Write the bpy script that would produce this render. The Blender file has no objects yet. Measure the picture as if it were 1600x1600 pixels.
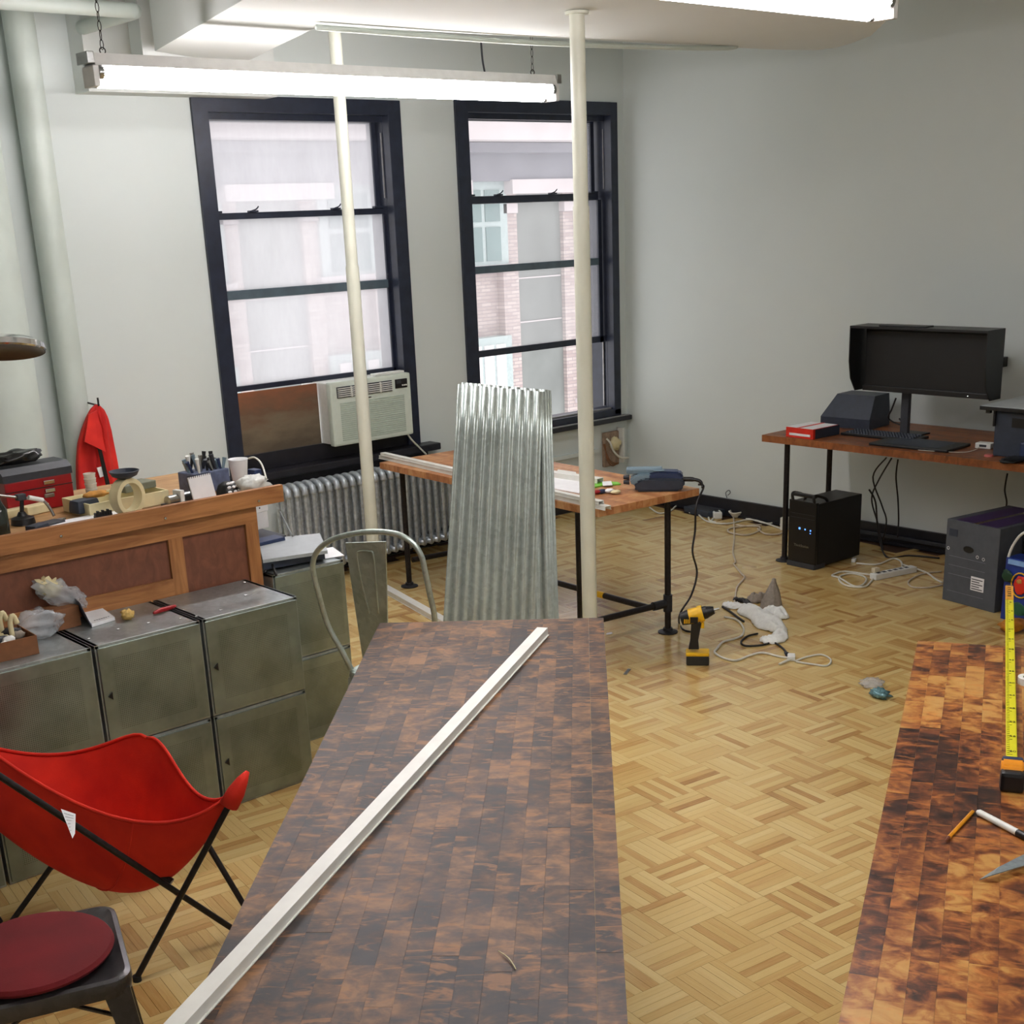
import bpy, bmesh, math, random
from mathutils import Vector, Matrix, noise
PI = math.pi; R = math.radians
rnd = random.Random(7)
C = bpy.context.scene.collection
sc = bpy.context.scene

# ---------------------------------------------------------------- camera
F, PX, PY = 2048.1, 800.0, 1020.0
YAW, PITCH, ROLL = R(40.799), R(18.397), R(-2.382)
CAM = Vector((0, 0, 2.1))
_f = Vector((math.sin(YAW)*math.cos(PITCH), math.cos(YAW)*math.cos(PITCH), -math.sin(PITCH)))
_r = Vector((math.cos(YAW), -math.sin(YAW), 0)); _u = _r.cross(_f)
_A = _r*math.cos(ROLL) + _u*math.sin(ROLL); _B = _u*math.cos(ROLL) - _r*math.sin(ROLL)
cd = bpy.data.cameras.new('camera'); cam = bpy.data.objects.new('camera', cd); C.objects.link(cam)
cd.sensor_width = 36; cd.lens = F/1600*36; cd.shift_y = (PY-800)/1600; cd.clip_start = .05
m3 = Matrix((_A, _B, -_f)).transposed().to_4x4(); m3.translation = CAM; cam.matrix_world = m3
sc.camera = cam
# ---------------------------------------------------------------- world and exposure
sc.view_settings.view_transform = 'Standard'; sc.view_settings.look = 'None'
sc.view_settings.exposure = 0.30; sc.view_settings.gamma = 1; sc.view_settings.use_curve_mapping = False
w = bpy.data.worlds.new('overcast_sky'); sc.world = w; w.use_nodes = True
bg = w.node_tree.nodes['Background']; bg.inputs[0].default_value = (.98, .96, .97, 1); bg.inputs[1].default_value = 1.6
TUBE = 33.0

# measured points: where the line of sight through a photo point meets a real plane
def ray(x, y): return _f + _A*((x-PX)/F) - _B*((y-PY)/F)
def az(x, y, z=0.0): d = ray(x, y); return CAM + d*((z-CAM.z)/d.z)
def ay(x, y, Y): d = ray(x, y); return CAM + d*((Y-CAM.y)/d.y)
def ax(x, y, X): d = ray(x, y); return CAM + d*((X-CAM.x)/d.x)
def ap(x, y, P, N): d = ray(x, y); return CAM + d*((P-CAM).dot(N)/d.dot(N))
def pj(P):
    v = P-CAM; return (PX+F*v.dot(_A)/v.dot(_f), PY-F*v.dot(_B)/v.dot(_f))
def V(*a): return Vector(a)

# ---------------------------------------------------------------- materials
def lin(c):
    return tuple(((v/255)/12.92 if v/255 <= .04045 else ((v/255+.055)/1.055)**2.4) for v in c) + (1,)
class NT:
    def __init__(s, name):
        s.m = bpy.data.materials.new(name); s.m.use_nodes = True; s.t = s.m.node_tree; s.n = s.t.nodes
        s.b = s.n['Principled BSDF']; s.out = s.n['Material Output']
    def new(s, t, **k):
        n = s.n.new(t)
        for a, b in k.items(): setattr(n, a, b)
        return n
    def link(s, a, b): s.t.links.new(a, b)
    def coord(s, kind='Object', scale=(1, 1, 1), off=None):
        tc = s.new('ShaderNodeTexCoord'); mp = s.new('ShaderNodeMapping'); mp.inputs['Scale'].default_value = scale
        s.link(tc.outputs[kind], mp.inputs[0])
        if off is not None: s.link(off, mp.inputs['Location'])
        return mp.outputs[0]
    def pos(s, scale=(1, 1, 1), off=None):
        g = s.new('ShaderNodeNewGeometry'); mp = s.new('ShaderNodeMapping'); mp.inputs['Scale'].default_value = scale
        s.link(g.outputs['Position'], mp.inputs[0])
        if off is not None: s.link(off, mp.inputs['Location'])
        return mp.outputs[0]
    def noise(s, vec, scale=5, detail=3, rough=.5, dist=0):
        n = s.new('ShaderNodeTexNoise'); s.link(vec, n.inputs['Vector'])
        n.inputs['Scale'].default_value = scale; n.inputs['Detail'].default_value = detail
        n.inputs['Roughness'].default_value = rough; n.inputs['Distortion'].default_value = dist
        return n.outputs['Fac']
    def math(s, op, a, b=0.0, c=None):
        n = s.new('ShaderNodeMath', operation=op)
        for i, v in enumerate((a, b) if c is None else (a, b, c)):
            if hasattr(v, 'links'): s.link(v, n.inputs[i])
            else: n.inputs[i].default_value = v
        return n.outputs[0]
    def ramp(s, fac, stops, interp='LINEAR'):
        n = s.new('ShaderNodeValToRGB'); n.color_ramp.interpolation = interp
        e = n.color_ramp.elements
        while len(e) < len(stops): e.new(.5)
        for i, (p, c) in enumerate(stops): e[i].position = p; e[i].color = c if len(c) == 4 else lin(c)
        s.link(fac, n.inputs[0]); return n.outputs[0]
    def mix(s, fac, a, b, mode='MIX'):
        n = s.new('ShaderNodeMix', data_type='RGBA', blend_type=mode)
        if hasattr(fac, 'links'): s.link(fac, n.inputs[0])
        else: n.inputs[0].default_value = fac
        for i, v in ((6, a), (7, b)):
            if hasattr(v, 'links'): s.link(v, n.inputs[i])
            else: n.inputs[i].default_value = v if len(v) == 4 else lin(v)
        return n.outputs[2]
    def bump(s, h, strength=.2, dist=.01):
        n = s.new('ShaderNodeBump'); n.inputs['Strength'].default_value = strength; n.inputs['Distance'].default_value = dist
        s.link(h, n.inputs['Height']); s.link(n.outputs[0], s.b.inputs['Normal'])
    def base(s, c):
        if hasattr(c, 'links'): s.link(c, s.b.inputs['Base Color'])
        else: s.b.inputs['Base Color'].default_value = lin(c) if len(c) == 3 else c
    def rm(s, r, m=0.0, coat=0.0):
        if hasattr(r, 'links'): s.link(r, s.b.inputs['Roughness'])
        else: s.b.inputs['Roughness'].default_value = r
        s.b.inputs['Metallic'].default_value = m
        if coat: s.b.inputs['Coat Weight'].default_value = coat; s.b.inputs['Coat Roughness'].default_value = .15
_mc = {}
def plain(name, col, rough=.5, metal=0.0, var=.08, nscale=30, bump=0.0, coat=0.0):
    if name in _mc: return _mc[name]
    t = NT(name); n = t.noise(t.pos(), nscale, 3)
    c = lin(col); lo = tuple(v*(1-var) for v in c[:3])+(1,); hi = tuple(min(1, v*(1+var)) for v in c[:3])+(1,)
    t.base(t.ramp(n, [(.3, lo), (.7, hi)])); t.rm(rough, metal, coat)
    if bump: t.bump(n, bump, .002)
    _mc[name] = t.m; return t.m
def emit(name, col, s):
    t = NT(name); t.b.inputs['Emission Color'].default_value = lin(col); t.b.inputs['Emission Strength'].default_value = s
    t.base(col); return t.m
def rnd_id(t):
    oi = t.new('ShaderNodeObjectInfo'); g = t.new('ShaderNodeNewGeometry')
    s = t.math('ADD', oi.outputs['Random'], g.outputs['Random Per Island'])
    return t.math('FRACT', s)
def stave_mat(name, stops, grain, streak, streak_amt, rough=.38, stain=None, coat=0.0):
    t = NT(name); r = rnd_id(t)
    off = t.new('ShaderNodeCombineXYZ'); 
    for i, k in enumerate((17.0, 31.0, 7.0)): t.link(t.math('MULTIPLY', r, k), off.inputs[i])
    v = t.coord('Object', (1, 1, 1), off.outputs[0])
    vg = t.new('ShaderNodeMapping'); vg.inputs['Scale'].default_value = (4, 60, 60); t.link(v, vg.inputs[0])
    g1 = t.noise(vg.outputs[0], 1.5, 4, .6)
    vb = t.new('ShaderNodeMapping'); vb.inputs['Scale'].default_value = (15, 9, 9); t.link(v, vb.inputs[0])
    blot = t.noise(vb.outputs[0], 1.6, 4, .6, .6)
    vs = t.new('ShaderNodeMapping'); vs.inputs['Scale'].default_value = (24, 7, 7); t.link(v, vs.inputs[0])
    st = t.noise(vs.outputs[0], 1.0, 4, .65, 1.2)
    f = t.math('ADD', t.math('MULTIPLY', r, .34), t.math('ADD', t.math('MULTIPLY', t.math('SUBTRACT', t.math('MULTIPLY', blot, 1.5), .28), .91), t.math('MULTIPLY', g1, .15)))
    f = t.math('SUBTRACT', f, .22)
    if stain:
        big = t.noise(t.pos((1, 1, 1)), stain[0], 4, .65, .5)
        gx = t.math('MULTIPLY', t.math('SUBTRACT', big, .5), stain[1])
        f = t.math('ADD', f, gx)
    col = t.ramp(f, stops)
    stf = t.math('MULTIPLY', t.ramp(st, [(.55, (0, 0, 0, 1)), (.64, (1, 1, 1, 1)), (.68, (1, 1, 1, 1)), (.76, (0, 0, 0, 1))]), streak_amt)
    col = t.mix(stf, col, streak)
    t.base(t.mix(t.math('MULTIPLY', g1, grain), col, (20, 12, 8)))
    t.b.inputs['Specular IOR Level'].default_value = .35; t.rm(t.math('ADD', t.math('MULTIPLY', blot, .22), rough-.1), 0, coat); t.bump(g1, .12, .001)
    return t.m
M = {}
# painted plaster
def wallmat(name, col):
    t = NT(name); p = t.pos(); n = t.noise(p, 1.2, 3); fine = t.noise(p, 90, 2)
    c = lin(col); t.base(t.ramp(n, [(.3, tuple(v*.95 for v in c[:3])+(1,)), (.75, c)])); t.rm(.75); t.bump(fine, .15, .002); return t.m
M['wall'] = wallmat('wall_paint', (214, 222, 219)); M['ceil'] = wallmat('ceiling_paint', (220, 224, 220))
M['pipe_paint'] = plain('pipe_paint', (196, 206, 198), .42, 0, .05, 6, .1)
M['pole'] = plain('cream_pole', (214, 216, 200), .4, 0, .04, 8)
M['black_trim'] = plain('black_trim', (30, 30, 36), .38, 0, .25, 12, .15)
M['frame'] = plain('window_frame_black', (34, 40, 56), .35, 0, .25, 14, .12)
M['bar_grey'] = plain('window_bar_grey', (84, 100, 110), .5, 0, .15, 14)
M['edge_light'] = plain('pale_sill_edge', (150, 150, 150), .5, .4, .2, 20)  # pale grey for the thin sill edge strips and tracks
M['white_metal'] = plain('white_fixture_metal', (225, 225, 222), .4, 0, .05, 20)
M['steel'] = plain('steel', (168, 170, 168), .28, 1, .12, 40)
M['dark_steel'] = plain('dark_pipe_steel', (46, 42, 42), .42, .6, .25, 60, .1)
M['flange'] = plain('cast_flange', (52, 52, 56), .5, .5, .2, 80, .1)
M['black'] = plain('black_plastic', (15, 15, 17), .42, 0, .15, 50)
M['black_gloss'] = plain('black_gloss', (14, 14, 16), .2, 0, .1, 50)
M['dark_grey'] = plain('dark_grey_plastic', (52, 54, 60), .5, 0, .12, 50)
M['white'] = plain('white_plastic', (226, 228, 222), .42, 0, .05, 40)
M['paper'] = plain('paper', (235, 235, 236), .8, 0, .03, 20)
M['vinyl'] = plain('white_vinyl', (222, 222, 214), .4, 0, .05, 18)
M['cord_w'] = plain('white_cord', (214, 212, 198), .5, 0, .05, 40)
M['cord_p'] = plain('aged_white_cord', (196, 182, 160), .55, 0, .1, 40)
M['cord_b'] = plain('black_cord', (24, 20, 20), .5, 0, .1, 40)
M['red'] = plain('red_enamel', (150, 14, 22), .35, 0, .12, 12)
M['red_case'] = plain('red_box_card', (214, 44, 24), .5, 0, .06, 20)
M['yellow'] = plain('tool_yellow', (236, 184, 8), .42, 0, .08, 30)
M['cream'] = plain('cream_wood', (222, 210, 166), .6, 0, .08, 20)
M['orange'] = plain('orange_cloth', (196, 138, 60), .8, 0, .2, 40, .3)
M['blue_dark'] = plain('dark_blue_plastic', (38, 52, 86), .4, 0, .1, 30)
M['tool_grey'] = plain('tool_blue_grey', (112, 134, 146), .45, 0, .1, 30)
M['charcoal'] = plain('charcoal_plastic', (44, 52, 66), .5, 0, .12, 30)
M['brown'] = plain('cardboard', (126, 82, 50), .8, 0, .12, 30, .1)
M['grey_card'] = plain('grey_carton', (74, 78, 84), .7, 0, .1, 24)
M['purple'] = plain('purple_tape', (58, 40, 82), .6, 0, .1, 30)
M['blue_bag'] = plain('blue_bag', (28, 52, 130), .45, 0, .35, 9)
M['green'] = plain('green_packet', (120, 196, 60), .45, 0, .15, 50)
M['graycloth'] = plain('grey_cloth', (142, 132, 120), .85, 0, .15, 60, .4)
M['whitecloth'] = plain('white_cloth', (238, 240, 236), .85, 0, .06, 60, .3)
M['pink'] = plain('pink_disc', (190, 96, 90), .5)
M['chrome'] = plain('chrome', (205, 205, 205), .15, 1, .05, 30)
M['blue_led'] = emit('blue_led', (90, 150, 255), 1.6)
M['led'] = emit('white_led', (255, 255, 255), 2.0)
M['tube'] = emit('fluorescent_tube', (250, 245, 247), TUBE)
M['rubber'] = plain('rubber', (24, 24, 24), .8)
def galv(name, col, rough=.36, sc_=9):
    t = NT(name); p = t.pos(); v = t.new('ShaderNodeTexVoronoi'); t.link(p, v.inputs['Vector']); v.inputs['Scale'].default_value = 60
    n = t.noise(p, sc_, 4, .6); c = lin(col)
    k = t.math('ADD', t.math('MULTIPLY', n, .7), t.math('MULTIPLY', v.outputs['Color'], .3))
    t.base(t.ramp(k, [(.25, tuple(x*.72 for x in c[:3])+(1,)), (.75, tuple(min(1, x*1.15) for x in c[:3])+(1,))]))
    t.rm(t.math('ADD', t.math('MULTIPLY', n, .25), rough-.12), .72); t.bump(n, .08, .002); return t.m
M['galv'] = galv('galvanised_steel', (172, 180, 180)); M['galv_light'] = galv('corrugated_zinc', (190, 200, 196), .33, 4)
M['chair_metal'] = galv('bare_chair_steel', (186, 198, 190), .4); M['chair_dark'] = galv('dark_chair_steel', (88, 86, 88), .3)
M['rad'] = plain('radiator_silver_paint', (186, 194, 200), .38, .5, .25, 40, .15)
def perforated():
    t = NT('perforated_steel'); tc = t.new('ShaderNodeTexCoord'); sx = t.new('ShaderNodeSeparateXYZ'); t.link(tc.outputs['Object'], sx.inputs[0])
    P = .0070
    a = t.math('SUBTRACT', t.math('FRACT', t.math('DIVIDE', sx.outputs[0], P)), .5)
    b = t.math('SUBTRACT', t.math('FRACT', t.math('DIVIDE', sx.outputs[2], P)), .5)
    d = t.math('SQRT', t.math('ADD', t.math('MULTIPLY', a, a), t.math('MULTIPLY', b, b)))
    hole = t.math('LESS_THAN', d, .27)
    ex = t.math('LESS_THAN', t.math('ABSOLUTE', sx.outputs[0]), .15); ez = t.math('LESS_THAN', t.math('ABSOLUTE', sx.outputs[2]), .135)
    hole = t.math('MULTIPLY', hole, t.math('MULTIPLY', ex, ez))
    n = t.noise(t.pos(), 6, 4, .6)
    col = t.ramp(n, [(.3, (124, 134, 126)), (.75, (160, 170, 160))])
    t.base(t.mix(t.math('MULTIPLY', hole, .6), col, (16, 17, 15))); t.rm(t.math('ADD', t.math('MULTIPLY', n, .25), .22), .8); return t.m
M['perf'] = perforated()
def grain(name, a, b, sc_=(3, 40, 40), rough=.5, dist=1.0, coat=0.0):
    t = NT(name); v = t.coord('Object', sc_); n = t.noise(v, 1.6, 5, .6, dist)
    t.base(t.ramp(n, [(.3, a), (.7, b)])); t.rm(rough, 0, coat); t.bump(n, .1, .001); return t.m
M['oak'] = grain('oak_edge', (134, 84, 44), (182, 126, 74), (2.2, 26, 26)); M['oak_v'] = grain('oak_stile', (134, 84, 44), (180, 124, 72), (26, 26, 2.2))
M['panelwood'] = grain('luan_panel', (100, 58, 40), (128, 78, 54), (14, 14, 8), .55)
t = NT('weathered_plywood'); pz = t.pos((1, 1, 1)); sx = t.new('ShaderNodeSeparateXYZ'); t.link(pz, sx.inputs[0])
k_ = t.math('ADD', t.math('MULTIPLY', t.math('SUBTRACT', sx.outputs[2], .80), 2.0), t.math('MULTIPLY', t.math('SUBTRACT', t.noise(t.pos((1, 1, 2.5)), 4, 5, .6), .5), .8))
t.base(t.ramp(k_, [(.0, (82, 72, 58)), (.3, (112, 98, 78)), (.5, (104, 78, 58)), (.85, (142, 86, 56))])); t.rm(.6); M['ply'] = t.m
M['topwood'] = grain('bench_plywood', (150, 110, 66), (190, 150, 100), (3, 20, 20))
def fabric(name, a, b):
    t = NT(name); p = t.pos(); n = t.noise(p, 7, 3); f = t.noise(p, 400, 1)
    t.base(t.ramp(n, [(.3, a), (.7, b)])); t.rm(.85); t.bump(f, .25, .002); return t.m
M['canvas'] = fabric('red_canvas', (196, 26, 10), (226, 44, 16)); M['cushion'] = fabric('dark_red_felt', (96, 4, 12), (112, 7, 16))
M['jacket'] = fabric('red_jacket_cloth', (188, 22, 20), (222, 44, 30))
def glassm(name, haze, hazecol=(225, 225, 228)):
    t = NT(name); t.n.remove(t.b); tr = t.new('ShaderNodeBsdfTransparent'); gl = t.new('ShaderNodeBsdfGlossy'); gl.inputs['Roughness'].default_value = .02
    tl = t.new('ShaderNodeBsdfTranslucent'); tl.inputs[0].default_value = lin(hazecol)
    n = t.noise(t.pos((3, 3, 1)), 1.3, 4, .6); h = t.math('MULTIPLY', t.ramp(n, [(.2, (.6, .6, .6, 1)), (.8, (1, 1, 1, 1))]), haze)
    m1 = t.new('ShaderNodeMixShader'); t.link(h, m1.inputs[0]); t.link(tr.outputs[0], m1.inputs[1]); t.link(tl.outputs[0], m1.inputs[2])
    lw = t.new('ShaderNodeLayerWeight'); lw.inputs[0].default_value = .5; fr_ = t.math('ADD', t.math('MULTIPLY', t.math('POWER', lw.outputs['Facing'], 5.0), .8), .045)
    m2 = t.new('ShaderNodeMixShader'); t.link(fr_, m2.inputs[0]); t.link(m1.outputs[0], m2.inputs[1]); t.link(gl.outputs[0], m2.inputs[2])
    t.link(m2.outputs[0], t.out.inputs[0]); return t.m
M['glass_dirty'] = glassm('dusty_glass', .55); M['glass'] = glassm('window_glass', .12)
t = NT('clear_film'); t.base((225, 232, 238)); t.rm(.1); t.b.inputs['Alpha'].default_value = .32; t.bump(t.noise(t.pos(), 60, 4), .6, .01); M['film'] = t.m
t = NT('clear_cup'); t.base((225, 222, 210)); t.rm(.2); t.b.inputs['Alpha'].default_value = .8; M['cup'] = t.m
t = NT('bottle_glass'); t.base((40, 48, 44)); t.rm(.08); t.b.inputs['Alpha'].default_value = .85; M['bottle'] = t.m
def brickm():
    t = NT('pale_brick'); v = t.coord('Object'); sx = t.new('ShaderNodeSeparateXYZ'); t.link(v, sx.inputs[0]); cb = t.new('ShaderNodeCombineXYZ')
    t.link(sx.outputs[0], cb.inputs[0]); t.link(sx.outputs[2], cb.inputs[1])
    b = t.new('ShaderNodeTexBrick'); t.link(cb.outputs[0], b.inputs['Vector']); b.inputs['Scale'].default_value = 1
    b.inputs['Brick Width'].default_value = .2; b.inputs['Row Height'].default_value = .055; b.inputs['Mortar Size'].default_value = .006
    b.inputs['Color1'].default_value = lin((176, 160, 158)); b.inputs['Color2'].default_value = lin((200, 188, 184)); b.inputs['Mortar'].default_value = lin((160, 150, 152))
    t.base(b.outputs[0]); t.rm(.9); return t.m
M['brick'] = brickm()
M['stone'] = plain('pale_limestone', (206, 198, 200), .85, 0, .08, 2); M['stone_grey_shade'] = plain('grey_shaded_limestone', (134, 134, 142), .85, 0, .14, 1.5)
M['stone_mauve'] = plain('grey_panel_stone', (134, 138, 136), .85, 0, .14, 1.2)
M['far_glass'] = plain('far_window_glass', (118, 140, 140), .15, 0, .1, 2); M['far_frame'] = plain('far_window_frame', (176, 190, 190), .6)
M['blind'] = plain('white_blind', (232, 226, 228), .8)
# wood tops
M['dark_stave'] = stave_mat('dark_stained_stave', [(.05, (28, 22, 22)), (.28, (50, 37, 32)), (.45, (76, 54, 40)), (.62, (108, 77, 52)), (.85, (142, 102, 66))], .25, (160, 108, 60), .6, .46, (7.0, 1.3))
M['amber_stave'] = stave_mat('patchy_stained_stave', [(.0, (40, 26, 26)), (.2, (74, 42, 30)), (.36, (120, 66, 36)), (.52, (164, 102, 48)), (.68, (192, 142, 74)), (1, (204, 160, 94))], .2, (214, 130, 60), .35, .34, (2.2, 1.5))
M['orange_stave'] = stave_mat('orange_bench_stave', [(.1, (146, 92, 54)), (.4, (178, 118, 72)), (.65, (198, 146, 98)), (1, (212, 178, 132))], .15, (220, 160, 110), .25, .4, (1.6, .8))
M['desk_stave'] = stave_mat('reddish_desk_stave', [(.1, (92, 52, 30)), (.5, (138, 82, 46)), (1, (166, 106, 60))], .2, (190, 110, 60), .3, .4)
def parquet():
    t = NT('parquet_oak'); r = rnd_id(t)
    off = t.new('ShaderNodeCombineXYZ')
    for i, k in enumerate((13.0, 29.0, 5.0)): t.link(t.math('MULTIPLY', r, k), off.inputs[i])
    uv = t.new('ShaderNodeUVMap'); mp = t.new('ShaderNodeMapping'); mp.inputs['Scale'].default_value = (5, 90, 1)
    t.link(uv.outputs[0], mp.inputs[0]); t.link(off.outputs[0], mp.inputs['Location'])
    g = t.noise(mp.outputs[0], 1.5, 4, .65)
    big = t.noise(t.pos(), .9, 3)
    f = t.math('ADD', t.math('MULTIPLY', t.math('POWER', r, .75), .62), t.math('ADD', t.math('MULTIPLY', g, .42), t.math('MULTIPLY', big, .2)))
    f = t.math('SUBTRACT', f, .16)
    c = t.ramp(f, [(.06, (142, 96, 52)), (.2, (184, 142, 82)), (.4, (206, 172, 106)), (.7, (218, 190, 126)), (1, (228, 206, 148))])
    t.base(t.mix(t.ramp(g, [(.64, (0, 0, 0, 1)), (.78, (.55, .55, .55, 1))]), c, (120, 76, 38)))
    t.rm(t.math('ADD', t.math('MULTIPLY', t.noise(t.pos(), 1.5, 2), .1), .2), 0, .45); t.bump(g, .1, .0008); return t.m
M['parquet'] = parquet()

# ---------------------------------------------------------------- mesh helpers
def cr(P, n=6, closed=False):
    P = [Vector(p) for p in P]; out = []; N = len(P)
    for i in range(N if closed else N-1):
        p0 = P[(i-1) % N] if (closed or i > 0) else P[i]; p1 = P[i]; p2 = P[(i+1) % N]
        p3 = P[(i+2) % N] if (closed or i+2 < N) else P[i+1]
        for k in range(n):
            s = k/n
            out.append(.5*((2*p1)+(p2-p0)*s+(2*p0-5*p1+4*p2-p3)*s*s+(3*p1-p0-3*p2+p3)*s**3))
    if not closed: out.append(P[-1])
    return out
def frameM(o, xa, ya, za=None):
    x = Vector(xa).normalized(); y = Vector(ya); y = (y - x*y.dot(x)).normalized(); z = x.cross(y)
    m = Matrix((x, y, z)).transposed().to_4x4(); m.translation = Vector(o); return m
def rotz(a, o=(0, 0, 0)): m = Matrix.Rotation(a, 4, 'Z'); m.translation = Vector(o); return m
class G:
    def __init__(s): s.b = bmesh.new()
    def face(s, vs):
        try: return s.b.faces.new(vs)
        except ValueError: return None
    def box(s, x0, y0, z0, x1, y1, z1, m=None, bev=0, top=None):
        t = top if top is not None else 0
        co = [(x0, y0, z0), (x1, y0, z0), (x1, y1, z0), (x0, y1, z0), (x0+t, y0+t, z1), (x1-t, y0+t, z1), (x1-t, y1-t, z1), (x0+t, y1-t, z1)]
        vs = [s.b.verts.new(m @ Vector(c) if m else c) for c in co]
        fs = [s.face([vs[i] for i in f]) for f in ((0, 3, 2, 1), (4, 5, 6, 7), (0, 1, 5, 4), (1, 2, 6, 5), (2, 3, 7, 6), (3, 0, 4, 7))]
        if bev:
            ed = list({e for f in fs for e in f.edges})
            bmesh.ops.bevel(s.b, geom=ed, offset=bev, segments=2, affect='EDGES', profile=.6)
        return s
    def tube(s, pts, r, seg=8, closed=False, cap=True):
        pts = [Vector(p) for p in pts]; n = len(pts); rings = []
        rr = r if isinstance(r, (list, tuple)) else [r]*n
        T = []
        for i in range(n):
            a = pts[(i-1) % n] if (closed or i > 0) else pts[i]; b = pts[(i+1) % n] if (closed or i < n-1) else pts[i]
            T.append((b-a).normalized() if (b-a).length > 1e-9 else V(0, 0, 1))
        up = V(0, 0, 1) if abs(T[0].z) < .9 else V(1, 0, 0)
        nrm = (up - T[0]*up.dot(T[0])).normalized()
        for i in range(n):
            nrm = nrm - T[i]*nrm.dot(T[i])
            if nrm.length < 1e-6: nrm = T[i].orthogonal()
            nrm.normalize(); bi = T[i].cross(nrm)
            rings.append([s.b.verts.new(pts[i]+(nrm*math.cos(2*PI*k/seg)+bi*math.sin(2*PI*k/seg))*rr[i]) for k in range(seg)])
        for i in range(n if closed else n-1):
            a, b = rings[i], rings[(i+1) % n]
            for k in range(seg): s.face([a[k], a[(k+1) % seg], b[(k+1) % seg], b[k]])
        if cap and not closed: s.face(rings[0][::-1]); s.face(rings[-1])
        return s
    def cyl(s, p, q, r, r2=None, seg=16): return s.tube([p, q], [r, r if r2 is None else r2], seg)
    def lathe(s, prof, m=None, seg=20, a0=0, a1=2*PI):
        full = abs(a1-a0-2*PI) < 1e-6; n = seg if full else seg+1; rings = []
        for (r, z) in prof:
            ring = []
            for k in range(n):
                a = a0+(a1-a0)*k/seg; p = Vector((r*math.cos(a), r*math.sin(a), z)); ring.append(s.b.verts.new(m @ p if m else p))
            rings.append(ring)
        for i in range(len(rings)-1):
            for k in range(seg):
                k2 = (k+1) % n
                s.face([rings[i][k], rings[i][k2], rings[i+1][k2], rings[i+1][k]])
        return s
    def prism(s, poly, z0, z1, m=None):
        lo = [s.b.verts.new(m @ Vector((x, y, z0)) if m else (x, y, z0)) for x, y in poly]
        hi = [s.b.verts.new(m @ Vector((x, y, z1)) if m else (x, y, z1)) for x, y in poly]
        s.face(lo[::-1]); s.face(hi); n = len(poly)
        for i in range(n): s.face([lo[i], lo[(i+1) % n], hi[(i+1) % n], hi[i]])
        return s
    def hull(s, a, b):
        A = [s.b.verts.new(p) for p in a]; B = [s.b.verts.new(p) for p in b]; n = len(a)
        s.face(A[::-1]); s.face(B)
        for i in range(n): s.face([A[i], A[(i+1) % n], B[(i+1) % n], B[i]])
        return s
    def grid(s, fn, nu, nv, wrap=False):
        vs = [[s.b.verts.new(fn(i/nu, j/nv)) for j in range(nv+1)] for i in range(nu+(0 if wrap else 1))]
        L = len(vs)
        for i in range(nu):
            for j in range(nv): s.face([vs[i][j], vs[(i+1) % L][j], vs[(i+1) % L][j+1], vs[i][j+1]])
        return s
    def blob(s, c, rad, amp=.25, freq=3, seed=0, seg=16, rings=10, flat=None, m=None):
        c = Vector(c)
        def fn(u, v):
            a = 2*PI*u; b = PI*(v-.5); d = V(math.cos(a)*math.cos(b), math.sin(a)*math.cos(b), math.sin(b))
            k = 1+amp*noise.noise(d*freq+V(seed, seed*2, 0))
            p = V(d.x*rad[0], d.y*rad[1], d.z*rad[2])*k
            if flat is not None and p.z < -flat: p.z = -flat
            p = (m @ p) if m else p
            return c+p
        return s.grid(fn, seg, rings, True)
    def build(s, name, mat, parent=None, smooth=False, world=False, thick=0, sub=0, local=None):
        if thick:
            pass
        bmesh.ops.recalc_face_normals(s.b, faces=s.b.faces)
        if local is not None: bmesh.ops.transform(s.b, matrix=local, verts=s.b.verts)
        if world and parent is not None:
            bmesh.ops.transform(s.b, matrix=WM(parent).inverted(), verts=s.b.verts)
        me = bpy.data.meshes.new(name); s.b.to_mesh(me); s.b.free()
        if smooth:
            for p in me.polygons: p.use_smooth = True
            if smooth == 'auto': me.set_sharp_from_angle(angle=R(38))
        o = bpy.data.objects.new(name, me); C.objects.link(o); me.materials.append(mat)
        if parent is not None: o.parent = parent
        if thick: md = o.modifiers.new('thickness', 'SOLIDIFY'); md.thickness = thick; md.offset = 0
        if sub: md = o.modifiers.new('smooth', 'SUBSURF'); md.levels = sub; md.render_levels = sub
        return o
def WM(o):
    m = o.matrix_basis.copy(); p = o.parent
    while p is not None: m = p.matrix_basis @ m; p = p.parent
    return m
def tag(o, label=None, cat=None, group=None, kind=None):
    if label: o['label'] = label
    if cat: o['category'] = cat
    if group: o['group'] = group
    if kind: o['kind'] = kind
    return o
def thing(name, label, cat, loc=(0, 0, 0), rz=0, group=None):
    o = bpy.data.objects.new(name, None); C.objects.link(o); o.location = loc; o.rotation_euler = (0, 0, rz)
    o.empty_display_size = .05
    return tag(o, label, cat, group)
def struct(name, g, mat, label=None, **k):
    o = g.build(name, mat, **k); o['kind'] = 'structure'
    if label: o['label'] = label
    return o
def dup(o, loc=None, rz=None, label=None, parent=None):
    c = o.copy(); C.objects.link(c)
    if parent is not None: c.parent = parent
    if loc is not None: c.location = loc
    if rz is not None: c.rotation_euler = (0, 0, rz)
    if label: c['label'] = label
    for ch in [x for x in bpy.data.objects if x.parent == o]: dup(ch, parent=c)
    return c
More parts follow.
